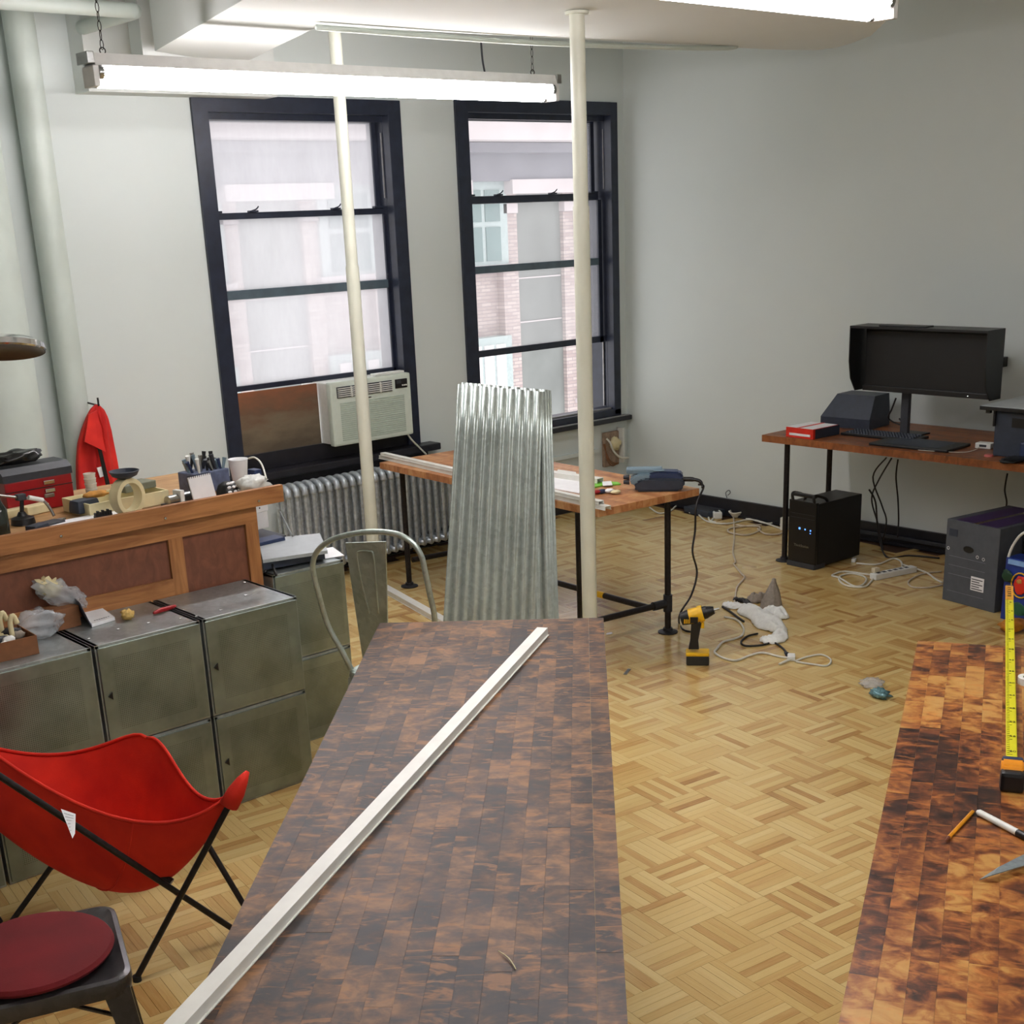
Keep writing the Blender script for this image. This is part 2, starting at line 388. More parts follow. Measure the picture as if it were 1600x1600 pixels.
def text(name, s, size, m, mat, parent, world=False):
    fc = bpy.data.curves.new(name, 'FONT'); fc.body = s; fc.size = size; fc.extrude = size*.01; fc.align_x = 'CENTER'; fc.align_y = 'CENTER'
    to = bpy.data.objects.new(name+'_tmp', fc); C.objects.link(to)
    me = bpy.data.meshes.new_from_object(to); bpy.data.objects.remove(to)
    me.transform((WM(parent).inverted() @ m) if world else m)
    o = bpy.data.objects.new(name, me); C.objects.link(o); o.parent = parent; me.materials.clear(); me.materials.append(mat); return o
def cord(name, label, pts, r, mat, cat='cord', n=6, group=None, seg=6):
    o = G().tube(cr(pts, n), r, seg).build(name, mat, smooth=True); return tag(o, label, cat, group)
def board_top(root, W, L, T, rows, avg, mat, seed, zj=.0004, name='stave'):
    """top made of staves; local: x across 0..W, y along 0..L (negative L allowed), z -T..0; shared meshes per length"""
    r = random.Random(seed); w = W/rows; cache = {}
    for i in range(rows):
        y = -r.random()*avg
        while y < L:
            l = round(avg*(.5+r.random()*1.1)/.03)*.03
            a, b = max(0, y), min(L, y+l)
            if b-a > .02:
                key = round(b-a, 3)
                if key not in cache:
                    g = G(); hl = (b-a)/2-.00015; hw = w/2-.00015; g.box(-hl, -hw, -T, hl, hw, 0)
                    cache[key] = g.build(name, mat, root); o = cache[key]
                else:
                    o = cache[key].copy(); C.objects.link(o)
                o.parent = root; o.location = (w*(i+.5), (a+b)/2, r.uniform(-zj, zj)); o.rotation_euler = (0, 0, PI/2+(PI if r.random() < .5 else 0))
            y += l

# ================================================================ THE ROOM
WX, WY = 7.25, 6.95            # right wall plane, window wall plane
XL, YB, ZT = -2.2, -2.2, 3.45
ZC = 1.08                      # counter top height
# fluorescent fixtures first: they light the room
def fixture(name, label, x0, Y, z, L=2.44, chains=True, ztop=3.4):
    t = thing('fluorescent_fixture', label, 'ceiling light', (x0, Y, z+.10), 0, 'chain-hung fluorescent strip lights')
    g = G(); g.prism([(-.05, .0), (.05, .0), (.035, .045), (-.035, .045)], 0, L, frameM((0, 0, -.045), (0, 1, 0), (0, 0, 1)))
    g.build('housing', M['white_metal'], t)
    for y in (-.028, .028):
        zt_ = -.068 if y < 0 else -.094; tb = G().tube([(.03, y*1.1, zt_), (L-.03, y*1.1, zt_)], .026, 16, cap=False).build('tube', M['tube'], t, smooth=True)
        for x_ in (.012, L-.034): G().cyl((x_, y*1.1, zt_), (x_+.022, y*1.1, zt_), .0262, seg=14).build('tube_cap', M['steel'], t, smooth='auto')
    for x in (0, L):
        g = G(); g.box(x-.012, -.05, -.12, x+.012, .05, -.045, bev=.003); g.build('lamp_holder', M['white_metal'], t)
    g = G(); g.box(-.03, -.05, -.04, -.001, .05, .004, bev=.003); g.build('end_plate', M['steel'], t)
    g = G(); g.box(L+.001, -.05, -.04, L+.03, .05, .004, bev=.003); g.build('end_plate', M['steel'], t)
    if chains:
        for x in (.06, L-.12):
            g = G(); z0 = .012; k = 0; zt = ztop-z-.10
            g.tube(cr([(x+.012*math.cos(a), 0, .012+.012*math.sin(a)) for a in [i*PI/4 for i in range(8)]], 2, True), .0025, 5, True)
            zz = .034
            while zz < zt:
                if k % 2: pts = [(x, .007*math.cos(a), zz+.019*math.sin(a)) for a in [i*PI/4 for i in range(8)]]
                else: pts = [(x+.007*math.cos(a), 0, zz+.019*math.sin(a)) for a in [i*PI/4 for i in range(8)]]
                g.tube(pts, .0018, 4, True); zz += .033; k += 1
            g.build('chain', M['dark_steel'], t)
    return t
fixture('f', 'fluorescent strip light on chains in front of the two windows', 2.46, 5.2, 2.66, 2.44, ztop=3.3)
fixture('f', 'fluorescent strip light cut by the top edge of the photo, nearest the camera', 1.44, 2.6, 2.655, 2.44, ztop=2.9)
fixture('f', 'fluorescent strip light of the room side seen only as a reflection in the left window', .2, -.6, 2.66, 2.44, chains=False)

# floor: individual parquet strips
fl = G(); fl.box(XL, YB, -.06, WX, WY, -.009); floor = struct('floor', fl, plain('subfloor', (70, 44, 24), .7))
PA = R(-7.5); BL = .186; NS = 6; SW = BL/NS
def uvbox(g, uvl, m, L, W):
    b = g.b; z = 0
    co = [(-L/2, -W/2, -.009), (L/2, -W/2, -.009), (L/2, W/2, -.009), (-L/2, W/2, -.009), (-L/2, -W/2, 0), (L/2, -W/2, 0), (L/2, W/2, 0), (-L/2, W/2, 0)]
    vs = [b.verts.new(m @ Vector(c)) for c in co]
    for f in ((4, 5, 6, 7), (0, 1, 5, 4), (1, 2, 6, 5), (2, 3, 7, 6), (3, 0, 4, 7)):
        fc = b.faces.new([vs[i] for i in f])
        for lp, i in zip(fc.loops, f): lp[uvl].uv = (co[i][0], co[i][1])
g0 = G(); uvl = g0.b.loops.layers.uv.new('UVMap'); uvbox(g0, uvl, Matrix(), BL-.0008, SW-.0008)
strip0 = g0.build('parquet_strip', M['parquet'], floor)
poly_tab = [(595, 970), (943, 965), (985, 1650), (260, 1650)]; poly_r = [(1434, 1001), (1600, 1022), (1620, 1620), (1300, 1620)]
def inside(p, poly):
    c = False; j = len(poly)-1
    for i in range(len(poly)):
        a, b = poly[i], poly[j]
        if (a[1] > p[1]) != (b[1] > p[1]) and p[0] < (b[0]-a[0])*(p[1]-a[1])/(b[1]-a[1])+a[0]: c = not c
        j = i
    return c
cells = []
ca, sa = math.cos(PA), math.sin(PA)
for i in range(-26, 60):
    for j in range(-26, 60):
        for k in range(NS):
            o = (k+.5)*SW-BL/2; hz = (i+j) % 2 == 0
            lx, ly = (i*BL, j*BL+o) if hz else (i*BL+o, j*BL)
            x, y = ca*lx-sa*ly, sa*lx+ca*ly
            if not (-1.2 < x < WX-.1 and -1.0 < y < WY-.1): continue
            v = Vector((x, y, 0))
            p = pj(v) if (v-CAM).dot(_f) > .5 else (-9, -9)
            vis = 0 <= p[0] <= 1600 and 0 <= p[1] <= 1590 and not inside(p, poly_tab) and not inside(p, poly_r) and not (p[0] < 560 and p[1] < 1290+(350-p[0])*.3)
            cells.append((0 if vis else 1, (v-CAM).length, x, y, PA+(0 if hz else PI/2)))
cells.sort()
gs = G(); uvl = gs.b.loops.layers.uv.new('UVMap')
for n_, (vis, d, x, y, a) in enumerate(cells):
    a += PI*(rnd.random() < .5); dz = rnd.uniform(-.0006, 0)
    if n_ < 300:
        o = strip0 if n_ == 0 else strip0.copy()
        if n_: C.objects.link(o)
        o.parent = floor; o.location = (x, y, dz); o.rotation_euler = (0, 0, a)
    else:
        uvbox(gs, uvl, Matrix.Translation((x, y, dz)) @ Matrix.Rotation(a, 4, 'Z'), BL-.0008, SW-.0008)
o = gs.build('parquet_field', M['parquet'], floor); o['kind'] = 'stuff'

# shell
g = G(); g.box(XL-.2, YB-.2, ZT, WX+.2, WY+.3, ZT+.15); struct('ceiling', g, M['ceil'])
g = G(); g.box(WX, YB, -.06, WX+.2, WY+.3, ZT); struct('wall_right', g, M['wall'])
g = G(); g.box(XL-.2, YB, -.06, XL, WY+.3, ZT); struct('wall_left', g, M['wall'])
g = G(); g.box(XL-.2, YB-.2, -.06, WX+.2, YB, ZT); struct('wall_front', g, M['wall'])
W1 = (3.90, 5.20, .66, 2.78); W2 = (5.765, 7.135, .62, 2.80)
g = G(); T2 = WY+.26
g.box(XL, WY, -.06, W1[0], T2, ZT); g.box(W1[1], WY, -.06, W2[0], T2, ZT); g.box(W2[1], WY, -.06, WX, T2, ZT)
for a in (W1, W2): g.box(a[0], WY, -.06, a[1], T2, a[2]); g.box(a[0], WY, a[3], a[1], T2, ZT)
struct('wall_back', g, M['wall'])
g = G(); g.box(WX-.022, 1.0, 0, WX, WY, .122, top=0); g.box(WX-.03, 1.0, 0, WX-.022, WY, .02); br = struct('baseboard_right', g, M['black_trim'])
g = G(); g.box(WX-.05, 1.6, .045, WX-.03, 4.85, .068, bev=.004); g.build('cable_raceway', M['dark_grey'], br)
g = G(); g.box(XL, WY-.022, 0, WX-.03, WY, .10); struct('baseboard_back', g, M['black_trim'])
# dropped ceiling beams (their lower faces seen at the top of the photo)
zb = 2.90
g = G(); g.prism([(3.226, 6.116), (3.873, 6.44), (3.47, 5.10), (5.75, 4.90), (6.30, 4.835), (6.50, 4.77), (6.51, 4.64), (6.43, 4.49), (6.25, 4.25), (5.99, 4.02), (5.59, 3.67), (4.75, 3.08), (4.10, 2.3), (4.0, 1.0), (1.87, 1.0)][::-1], zb, ZT)
struct('trim_1', g, M['ceil'], 'white dropped ceiling section with rounded right end turning toward the left window')
g = G(); g.prism([(3.31, 6.40), (3.90, 6.47), (3.96, 6.62), (3.36, 6.62)][::-1], zb+.01, ZT); struct('trim_2', g, M['ceil'])
g = G(); g.box(3.19, WY-.16, 2.785, 4.3, WY, ZT); struct('trim_3', g, M['ceil'], 'white boxed soffit above the left edge of the left window')
# wall curve at the junction of wall and right wall ceiling
g = G(); pr = [(0, 0)]+[(.5*math.cos(a), .5-.5*math.sin(a)) for a in [i*PI/2/8 for i in range(9)]]
# ceiling conduit
tag(G().tube(cr([(3.4, 5.02, 2.88), (4.6, 5.0, 2.875), (5.7, 4.86, 2.885), (5.9, 4.83, 2.90)], 4), .012, 10).build('ceiling_conduit', M['pipe_paint'], smooth=True), 'thin white conduit along the edge of the ceiling beam above the windows', 'conduit')
tag(G().tube(cr([(4.47, 5.22, 2.90), (4.475, 5.22, 2.82), (4.47, 5.2, 2.755)], 4), .005, 6).build('light_cord', M['dark_grey'], smooth=True), 'thin grey cord dropping from the ceiling to the window fluorescent light', 'cord')

# column and riser pipes left of the windows
def vpipe(name, label, x, y, r, cat, joints=()):
    t = thing(name, label, cat, (x, y, 0))
    G().tube([(0, 0, .001), (0, 0, ZT-.001)], r, 28).build('pipe_body', M['pipe_paint'], t, smooth='auto')
    for z in joints: G().lathe([(r, z-.03), (r+.012, z-.025), (r+.012, z+.025), (r, z+.03)], seg=24).build('coupling', M['pipe_paint'], t, smooth='auto')
    return t
vpipe('round_column', 'wide white painted round column at the left edge of the photo', 2.345, 6.55, .24, 'column')
vpipe('riser_pipe', 'white riser pipe beside the wide column, left of the red jacket', 2.905, 6.86, .076, 'pipe', (.4,))
t = thing('overhead_pipe', 'white horizontal pipe under the ceiling in the top left corner', 'pipe', (2.2, 6.2, 3.08))
G().tube([(-1.2, 0, 0), (.98, 0, 0)], .034, 14).build('pipe_body', M['pipe_paint'], t, smooth='auto')
G().tube(cr([(.98, 0, 0), (1.0, .04, 0), (1.0, .30, 0), (1.0, .6, 0)], 4), .034, 14).build('elbow', M['pipe_paint'], t, smooth=True)

# ---------------------------------------------------------------- windows
FY = WY-.02                      # casing face
def window(n, label, ox0, ox1, ztop, zsill, bars, panes, gy, W, dirty):
    root = bpy.data.objects.new('window_%d' % n, None); C.objects.link(root); root.location = ((ox0+ox1)/2, FY, zsill)
    tag(root, label, kind='structure')
    B = lambda g, nm, m=M['frame']: g.build(nm, m, root, world=True)
    g = G(); g.box(ox0, FY, zsill, W[0]+.035, WY+.05, ztop); B(g, 'casing')
    g = G(); g.box(W[1]-.035, FY, zsill, ox1, WY+.05, ztop, bev=.004); B(g, 'casing')
    g = G(); g.box(W[0]+.035, FY, ztop-.085, W[1]-.035, WY+.05, ztop); B(g, 'casing')
    for x in (W[0]+.005, W[1]-.035):     # jamb linings
        g = G(); g.box(x, WY+.05, zsill+.03, x+.03, WY+.22, ztop-.06); B(g, 'jamb')
    g = G(); g.box(W[0]+.035, WY+.05, ztop-.12, W[1]-.035, WY+.22, ztop-.03); B(g, 'head_jamb')
    for (x0, x1, z0, z1, y, nm, mt) in bars:
        g = G(); g.box(x0, gy+y, z0, x1, gy+y+.032, z1, bev=.003); B(g, nm, mt)
    for (x0, x1, z0, z1, y, hz) in panes:
        g = G(); g.box(x0, gy+y+.013, z0, x1, gy+y+.018, z1); B(g, 'pane', M['glass_dirty'] if hz else M['glass'])
    return root, B
fr, ba = M['frame'], M['bar_grey']; GY = 7.02
bars1 = [(3.935, 3.955, 2.14, 2.72, .05, 'sash_stile', fr), (5.132, 5.17, 2.14, 2.72, .05, 'sash_stile', fr), (3.935, 5.17, 2.70, 2.735, .05, 'sash_rail', fr),
         (3.94, 5.175, 2.145, 2.183, .02, 'meeting_rail', fr), (3.935, 3.975, 1.17, 2.145, 0, 'sash_stile', fr), (5.145, 5.185, 1.17, 2.145, 0, 'sash_stile', fr),
         (3.97, 5.15, 1.70, 1.752, 0, 'sash_bar', ba), (3.935, 5.185, 1.172, 1.203, 0, 'bottom_rail', fr)]
panes1 = [(3.95, 5.135, 2.18, 2.705, .05, 1), (3.972, 5.148, 1.75, 2.147, 0, 1), (3.972, 5.148, 1.20, 1.702, 0, 1)]
r1, B1 = window(1, 'left dark framed sash window with dusty glass above the air conditioner', 3.838, 5.262, 2.80, .70, bars1, panes1, GY, W1, True)
g = G(); g.box(3.90, FY+.02, .70, 5.20, GY+.03, .80, bev=.004); B1(g, 'bottom_frame', M['black_trim'])
g = G(); g.box(3.74, FY-.09, .655, 5.36, WY+.02, .70, bev=.008); B1(g, 'sill', M['black_trim'])
g = G(); g.box(3.80, FY-.02, .60, 5.30, WY, .655); B1(g, 'apron', M['black_trim'])
bars2 = [(5.80, 5.815, 2.19, 2.72, .05, 'sash_stile', fr), (7.035, 7.07, 2.19, 2.72, .05, 'sash_stile', fr), (5.80, 7.07, 2.705, 2.735, .05, 'sash_rail', fr),
         (5.80, 7.075, 2.186, 2.236, .02, 'meeting_rail', fr), (5.80, 5.838, 1.19, 2.19, 0, 'sash_stile', fr), (7.048, 7.085, 1.19, 2.19, 0, 'sash_stile', fr),
         (5.835, 7.05, 1.742, 1.79, 0, 'sash_bar', ba), (5.80, 7.09, 1.192, 1.236, 0, 'bottom_rail', fr)]
panes2 = [(5.81, 7.04, 2.232, 2.708, .05, 0), (5.836, 7.05, 1.787, 2.19, 0, 0), (5.836, 7.05, 1.232, 1.745, 0, 0)]
r2, B2 = window(2, 'right dark framed sash window with its lower sash slid up, beside the white wall corner', 5.70, 7.168, 2.83, .66, bars2, panes2, GY, W2, False)
g = G(); g.box(5.80, FY+.05, .655, 7.10, GY+.05, .712, bev=.003); B2(g, 'bottom_frame')
g = G(); g.box(5.80, FY+.035, .700, 7.10, FY+.05, .712); B2(g, 'pale_edge', M['edge_light'])
g = G(); g.box(5.70, FY, .650, 7.168, FY+.034, .700, bev=.003); B2(g, 'lower_casing')
g = G(); g.box(5.62, FY-.05, .612, 7.235, FY+.034, .648, bev=.008); B2(g, 'sill', M['black_trim'])
g = G(); g.box(5.66, FY-.044, .645, 7.22, FY-.012, .652); B2(g, 'pale_edge', M['edge_light'])
for x, zz, B in ((4.22, 2.183, B1), (4.80, 2.183, B1), (6.12, 2.236, B2), (6.62, 2.236, B2)):
    g = G(); g.box(x-.03, GY+.0, zz, x+.03, GY+.03, zz+.01, bev=.002); g.tube(cr([(x-.01, GY+.01, zz+.008), (x+.02, GY+.01, zz+.016), (x+.035, GY+.005, zz+.032)], 3), .004, 6); B(g, 'sash_lock', M['frame'])
for x, zz, B in ((3.975, 2.183, B1), (5.12, 2.183, B1), (5.87, 2.236, B2), (7.02, 2.236, B2)):
    g = G(); g.box(x-.035, GY+.0, zz, x+.035, GY+.03, zz+.012, bev=.002); B(g, 'sash_stop', M['frame'])
for x, z0, z1, B in ((5.158, 2.24, 2.62, B1), (7.10, 2.26, 2.66, B2)):
    g = G(); g.box(x-.004, GY-.012, z0, x+.004, GY-.008, z1); B(g, 'sash_chain_slot', M['edge_light'])
for x in (7.092, 7.104): g = G(); g.box(x-.004, GY+.01, .72, x+.004, GY+.02, 1.19); B2(g, 'track', M['edge_light'])

# plywood filler panel and the air conditioner
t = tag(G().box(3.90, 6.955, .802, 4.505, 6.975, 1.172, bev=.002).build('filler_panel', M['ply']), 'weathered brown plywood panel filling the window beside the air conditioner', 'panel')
ac = thing('window_air_conditioner', 'white window air conditioner above the radiator', 'air conditioner', (4.80, 6.82, .80))
g = G(); g.box(-.285, .03, 0, .305, .33, .375, bev=.006); g.build('case', M['white'], ac)
g = G(); g.box(-.30, -.015, -.008, .315, .035, .385, bev=.014); acf = g.build('front_panel', plain('ac_front', (208, 218, 206), .45, 0, .03), ac)
g = G(); g.box(-.255, -.018, .285, .165, -.012, .352, bev=.002); vent = g.build('vent', M['dark_grey'], ac)
for k in range(5): G().box(-.25, -.028, .292+k*.012, .16, -.017, .297+k*.012).build('louver', M['white'], vent)
for x in (-.15, -.04, .07): G().box(x-.003, -.03, .287, x+.003, -.018, .350).build('vent_divider', M['white'], vent)
g = G(); g.box(.19, -.019, .295, .285, -.013, .352, bev=.002); cp = g.build('control_panel', M['black'], ac)
G().box(.20, -.0205, .325, .235, -.019, .345).build('display', M['dark_grey'], cp)
for k in range(3): G().cyl((.245+k*.014, -.019, .312), (.245+k*.014, -.024, .312), .005, seg=8).build('button', M['white'], cp)
for k in range(19): G().box(-.235, -.0185, .022+k*.0125, .255, -.0135, .028+k*.0125).build('intake_slat', plain('ac_slat', (176, 190, 176), .5), ac)
G().box(-.03, -.018, .262, .0, -.014, .27).build('badge', M['steel'], ac)
G().box(.05, 0, .386, .28, .05, .40, bev=.003).build('top_lip', M['white'], ac)
G().tube(cr([ay(636, 677, 6.83), ay(644, 688, 6.825), ay(656, 700, 6.825), ay(666, 710, 6.82)], 6), .006, 6).build('power_cord', M['cord_w'], ac, smooth=True, world=True)

# radiator
rad = thing('cast_iron_radiator', 'silver painted cast iron radiator under the left window', 'radiator', (4.06, 6.74, 0))
def rad_section():
    g = G()
    for y in (-.062, 0, .062):
        g.tube(cr([(0, y, .10), (0, y, .14), (0, y, .54), (0, y, .585)], 3), .0125, 8)
    g.tube(cr([(0, -.062, .56), (0, -.055, .60), (0, -.02, .618), (0, .02, .618), (0, .055, .60), (0, .062, .56)], 3), .019, 8)
    g.tube([(0, -.07, .105), (0, .07, .105)], .021, 8)
    g.tube([(-.029, 0, .59), (.029, 0, .59)], .017, 8); g.tube([(-.029, 0, .11), (.029, 0, .11)], .017, 8)
    return g
s0 = rad_section().build('section', M['rad'], rad, smooth=True)
for k in range(1, 26): c = s0.copy(); C.objects.link(c); c.location = (k*.058, 0, 0)
for k in (0, 25):
    for y in (-.06, .06): G().cyl((k*.058, y, 0), (k*.058, y, .10), .016, .012, 8).build('foot', M['rad'], rad)
g = G(); g.tube(cr([(1.47, 0, .11), (1.56, 0, .11), (1.60, 0, .08), (1.60, 0, .001)], 4), .016, 8); g.lathe([(.0, .14), (.03, .13), (.034, .10), (.02, .08)], Matrix.Translation((1.56, 0, .02)), 12); g.build('valve', M['dark_steel'], rad, smooth=True)

# low raceway, wall outlet hole with its loose cables (right of the window wall)
t = tag(G().box(5.5, WY-.03, .40, 6.92, WY, .43, bev=.004).build('wall_raceway', M['wall']), 'white painted cable raceway low on the window wall under the right window', 'raceway')
jb = thing('junction_box', 'open junction box with tangled wires low on the wall in the corner', 'junction box', (7.05, WY-.02, .40))
G().box(-.08, -.01, -.12, .08, .018, .14, bev=.01).build('back_plate', plain('bare_plaster', (150, 128, 108), .9, 0, .3, 30, .5), jb)
G().box(.082, -.05, -.10, .10, .018, .16).build('cover_edge', M['white'], jb)
G().tube(cr([(-.075, -.03, .10), (-.06, -.05, .07), (-.03, -.06, .0), (.02, -.08, -.05), (.09, -.10, -.06)], 5), .008, 8).build('cable', M['cord_w'], jb, smooth=True)
for k in range(3): G().tube(cr([(-.08-.01*k, -.02, .06), (-.085+.01*k, -.04, -.05), (-.03+.01*k, -.04, -.11+.01*k), (.05, -.03, -.10)], 5), .004, 6).build('cable', M['brown'], jb, smooth=True)
G().blob((.02, -.03, .05), (.05, .025, .05), .5, 4, 3, 14, 9).build('wire_nuts', M['cream'], jb, smooth=True)

# ---------------------------------------------------------------- building across the street
BY = 16.0
bd = thing('street_building', 'pale brick and limestone building across the street seen through the windows', 'building', (14, BY, 0))
def bx(nm, m, x0, x1, z0, z1, y0=0, y1=.3, par=None, bev=0): return G().box(x0, BY+y0, z0, x1, BY+y1, z1, bev=bev).build(nm, m, par or bd, world=True)
def zz(y, x=800): return ay(x, y, BY).z
def xx(x, y=400): return ay(x, y, BY).x
bx('brick_wall', M['brick'], 4, 24, -4, zz(300), .25, .5)
bx('parapet', M['stone'], 4, 24, zz(199), zz(150), -.55, .5); bx('ledge', M['stone'], 4, 24, zz(224), zz(197), -.75, .5)
bx('upper_wall', M['stone'], 4, 24, zz(150), zz(150)+3, 0, .5)
bx('cornice', M['stone_grey_shade'], 4, 24, zz(240), zz(225), -.35, .5); bx('frieze', M['stone_grey_shade'], 4, 24, zz(283), zz(239), -.1, .5)  # cornice grey includes the shading under the ledge; the frieze shares it
bay = xx(904)-xx(792)+ (xx(792)-xx(725)) + .0
for k in (-3, -2, -1, 0, 1):
    o = k*(xx(904)-xx(728)+.1)
    bx('pier_cap', M['stone'], xx(795)+o, xx(916)+o, zz(303), zz(281), -.15, .4)
    bx('pier_brick', M['brick'], xx(792)+o, xx(816)+o, -4, zz(303), .1, .4); bx('pier_brick', M['brick'], xx(888)+o, xx(906)+o, -4, zz(303), .1, .4)
    bx('pier_panel', M['stone_mauve'], xx(816)+o, xx(888)+o, -4, zz(303), .18, .4)
    bx('pier_joint', M['stone'], xx(818)+o, xx(886)+o, zz(508), zz(506), .165, .2); bx('pier_joint', M['stone'], xx(818)+o, xx(886)+o, zz(438), zz(436), .165, .2)
    bx('capital', M['stone'], xx(793)+o, xx(815)+o, zz(333), zz(318), .05, .3); bx('capital', M['stone'], xx(887)+o, xx(906)+o, zz(333), zz(318), .05, .3)
    for (a, b, c_, gl) in ((412, 283, 349, 0), (640, 524, 0, 1)):
        x0, x1 = xx(731)+o, xx(789)+o
        wn = bx('far_window', M['far_frame'], x0-.12, x1+.12, zz(a)-.05, zz(b), .05, .3)
        for q in range(3 if gl else 2):
            nn = 3 if gl else 2; w_ = (x1-x0)/nn
            if gl: bx('far_pane', M['blind'], x0+q*w_+.03, x0+(q+1)*w_-.03, zz(a), zz(b)-.12, .03, .06, wn)
            else:
                bx('far_pane', M['far_glass'], x0+q*w_+.04, x0+(q+1)*w_-.04, zz(a)+.06, zz(c_)-.04, .03, .06, wn)
                bx('far_pane', M['far_glass'], x0+q*w_+.04, x0+(q+1)*w_-.04, zz(c_)+.04, zz(b)-.12, .03, .06, wn)
        bx('far_sill', M['stone'], x0-.2, x1+.2, zz(a+8 if not gl else 648), zz(a), -.02, .3)

# ================================================================ BENCH, DESK, TABLES
def rot_root(o, az_): o.rotation_euler = (0, 0, PI-az_)
# --- workbench by the windows
BZ = .765
def pipe_leg(root, x, y, ztop, r=.0165):
    lg = G().cyl((x, y, .012), (x, y, ztop), r, seg=12).build('leg', M['dark_steel'], root, smooth='auto', world=True)
    G().lathe([(0, 0), (.052, 0), (.052, .006), (.026, .012), (.024, .026), (.0, .026)], Matrix.Translation((x, y, 0)), 20).build('flange', M['flange'], lg, smooth='auto', world=True)
    return lg
b0 = az(1092.5, 763, BZ)                    # near right corner
bench = thing('workbench', 'orange butcher block workbench on black pipe legs in front of the right window', 'workbench', (b0.x, 6.28, BZ))
BA = R(3.6); rot_root(bench, BA)
# root sits at the far right corner; local y runs toward the camera
dl = Vector((math.sin(BA), math.cos(BA), 0)); BLn = 1.93
bench.location = Vector((b0.x, b0.y, BZ)) + dl*BLn
board_top(bench, .675, BLn, .036, 14, .26, M['orange_stave'], 3)
bpy.context.view_layer.update()
def bw(x, y, z=0): return WM(bench) @ Vector((x, y, z))        # bench local to world
legs = [(4.90, 4.42), (4.335, 4.49), (5.03, 6.12), (4.555, 6.20)]
for x, y in legs: pipe_leg(bench, x, y, BZ-.037)
def tee(root, p, d):
    d = Vector(d).normalized(); g = G(); g.cyl(p-V(0, 0, .045), p+V(0, 0, .045), .024, seg=12).build('tee_fitting', M['flange'], root, smooth='auto', world=True)
    G().cyl(p+d*.022, p+d*.10, .023, seg=12).build('tee_fitting', M['flange'], root, smooth='auto', world=True)
zc = .16
L0, L1, L2, L3 = [Vector((a, b, zc)) for a, b in legs]
for a, b in ((L0, L1), (L2, L3)):
    d = (b-a).normalized(); G().cyl(a+d*.03, b-d*.03, .0165, seg=12).build('crossbar', M['dark_steel'], bench, smooth='auto', world=True)
    tee(bench, a, b-a)
m0 = L0+(L1-L0).normalized()*.13; m1 = L2+(L3-L2).normalized()*.2
G().cyl(m0, m1, .0165, seg=12).build('stretcher', M['dark_steel'], bench, smooth='auto', world=True)
dS = (m1-m0).normalized(); k0 = m0+dS*.33
G().cyl(k0, k0+dS*.07, .0178, seg=12).build('yellow_sticker', M['yellow'], bench, smooth='auto', world=True)

# --- long desk on the right wall
DZ = .785; DX = 6.375
desk = thing('long_desk', 'long reddish wood desk on black pipe legs against the right wall', 'desk', (WX-.012, 4.985, DZ), PI)
desk.rotation_euler = (0, 0, PI); 
# local x -> -X, local y -> -Y
board_top(desk, WX-.012-DX, 3.3, .04, 16, .3, M['desk_stave'], 11)
for x, y in ((6.47, 4.865), (6.90, 4.86), (6.47, 3.30), (6.95, 3.28), (6.47, 2.0), (6.95, 2.0)): pipe_leg(desk, x, y, DZ-.041, .017)

# --- the two stained tops in front
FZ = .78
fA = R(44.34); FR = az(943, 965, FZ); FLp = az(595, 970, FZ)
ft = thing('stained_table', 'table with dark brown stained butcher block top in the foreground middle', 'table', FR); rot_root(ft, fA)
board_top(ft, (FLp-FR).length, 2.9, .036, 15, .20, M['dark_stave'], 21, .0003)
rA = R(61.3); RFL = az(1434, 1001, FZ); rx = Vector((math.cos(rA), -math.sin(rA), 0))
rt = thing('patchy_table', 'table with patchy amber stained butcher block top in the lower right corner', 'table', RFL+rx*.76); rot_root(rt, rA)
board_top(rt, .76, 2.9, .036, 15, .24, M['amber_stave'], 33, .0003)
for root, W_ in ((ft, .76), (rt, .76)):
    m_ = WM(root)
    for x, y in ((.10, .16), (W_-.10, .16), (.10, 2.7), (W_-.10, 2.7)):
        p = m_ @ Vector((x, y, 0)); pipe_leg(root, p.x, p.y, FZ-.037)
    for y in (.16, 2.7):
        a, b = m_ @ Vector((.13, y, -.6)), m_ @ Vector((W_-.13, y, -.6)); G().cyl(a, b, .0165, seg=12).build('crossbar', M['dark_steel'], root, smooth='auto', world=True)

# ---------------------------------------------------------------- white poles
def wpole(label, x, y, r, jz):
    t = thing('standing_pole', label, 'pole', (x, y, 0))
    G().cyl((0, 0, .01), (0, 0, jz), r, seg=20).build('lower_tube', M['pole'], t, smooth='auto')
    top = 2.898 if (y < 5.0 and x > 3.4) else ZT-.002
    G().cyl((0, 0, jz), (0, 0, top-.01), r*.9, seg=20).build('upper_tube', M['pole'], t, smooth='auto')
    G().cyl((0, 0, 0), (0, 0, .012), r*1.5, seg=20).build('foot_cap', M['pole'], t, smooth='auto')
    G().cyl((0, 0, top-.012), (0, 0, top), r*1.4, seg=20).build('top_cap', M['pole'], t, smooth='auto')
p2 = az(923.5, 1046, 0); j2 = .5
wpole('cream floor-to-ceiling pole in front of the right window and workbench', p2.x, p2.y, .036, 2.13)
wpole('cream floor-to-ceiling pole in front of the left window and air conditioner', 4.24, 6.10, .036, 1.88)

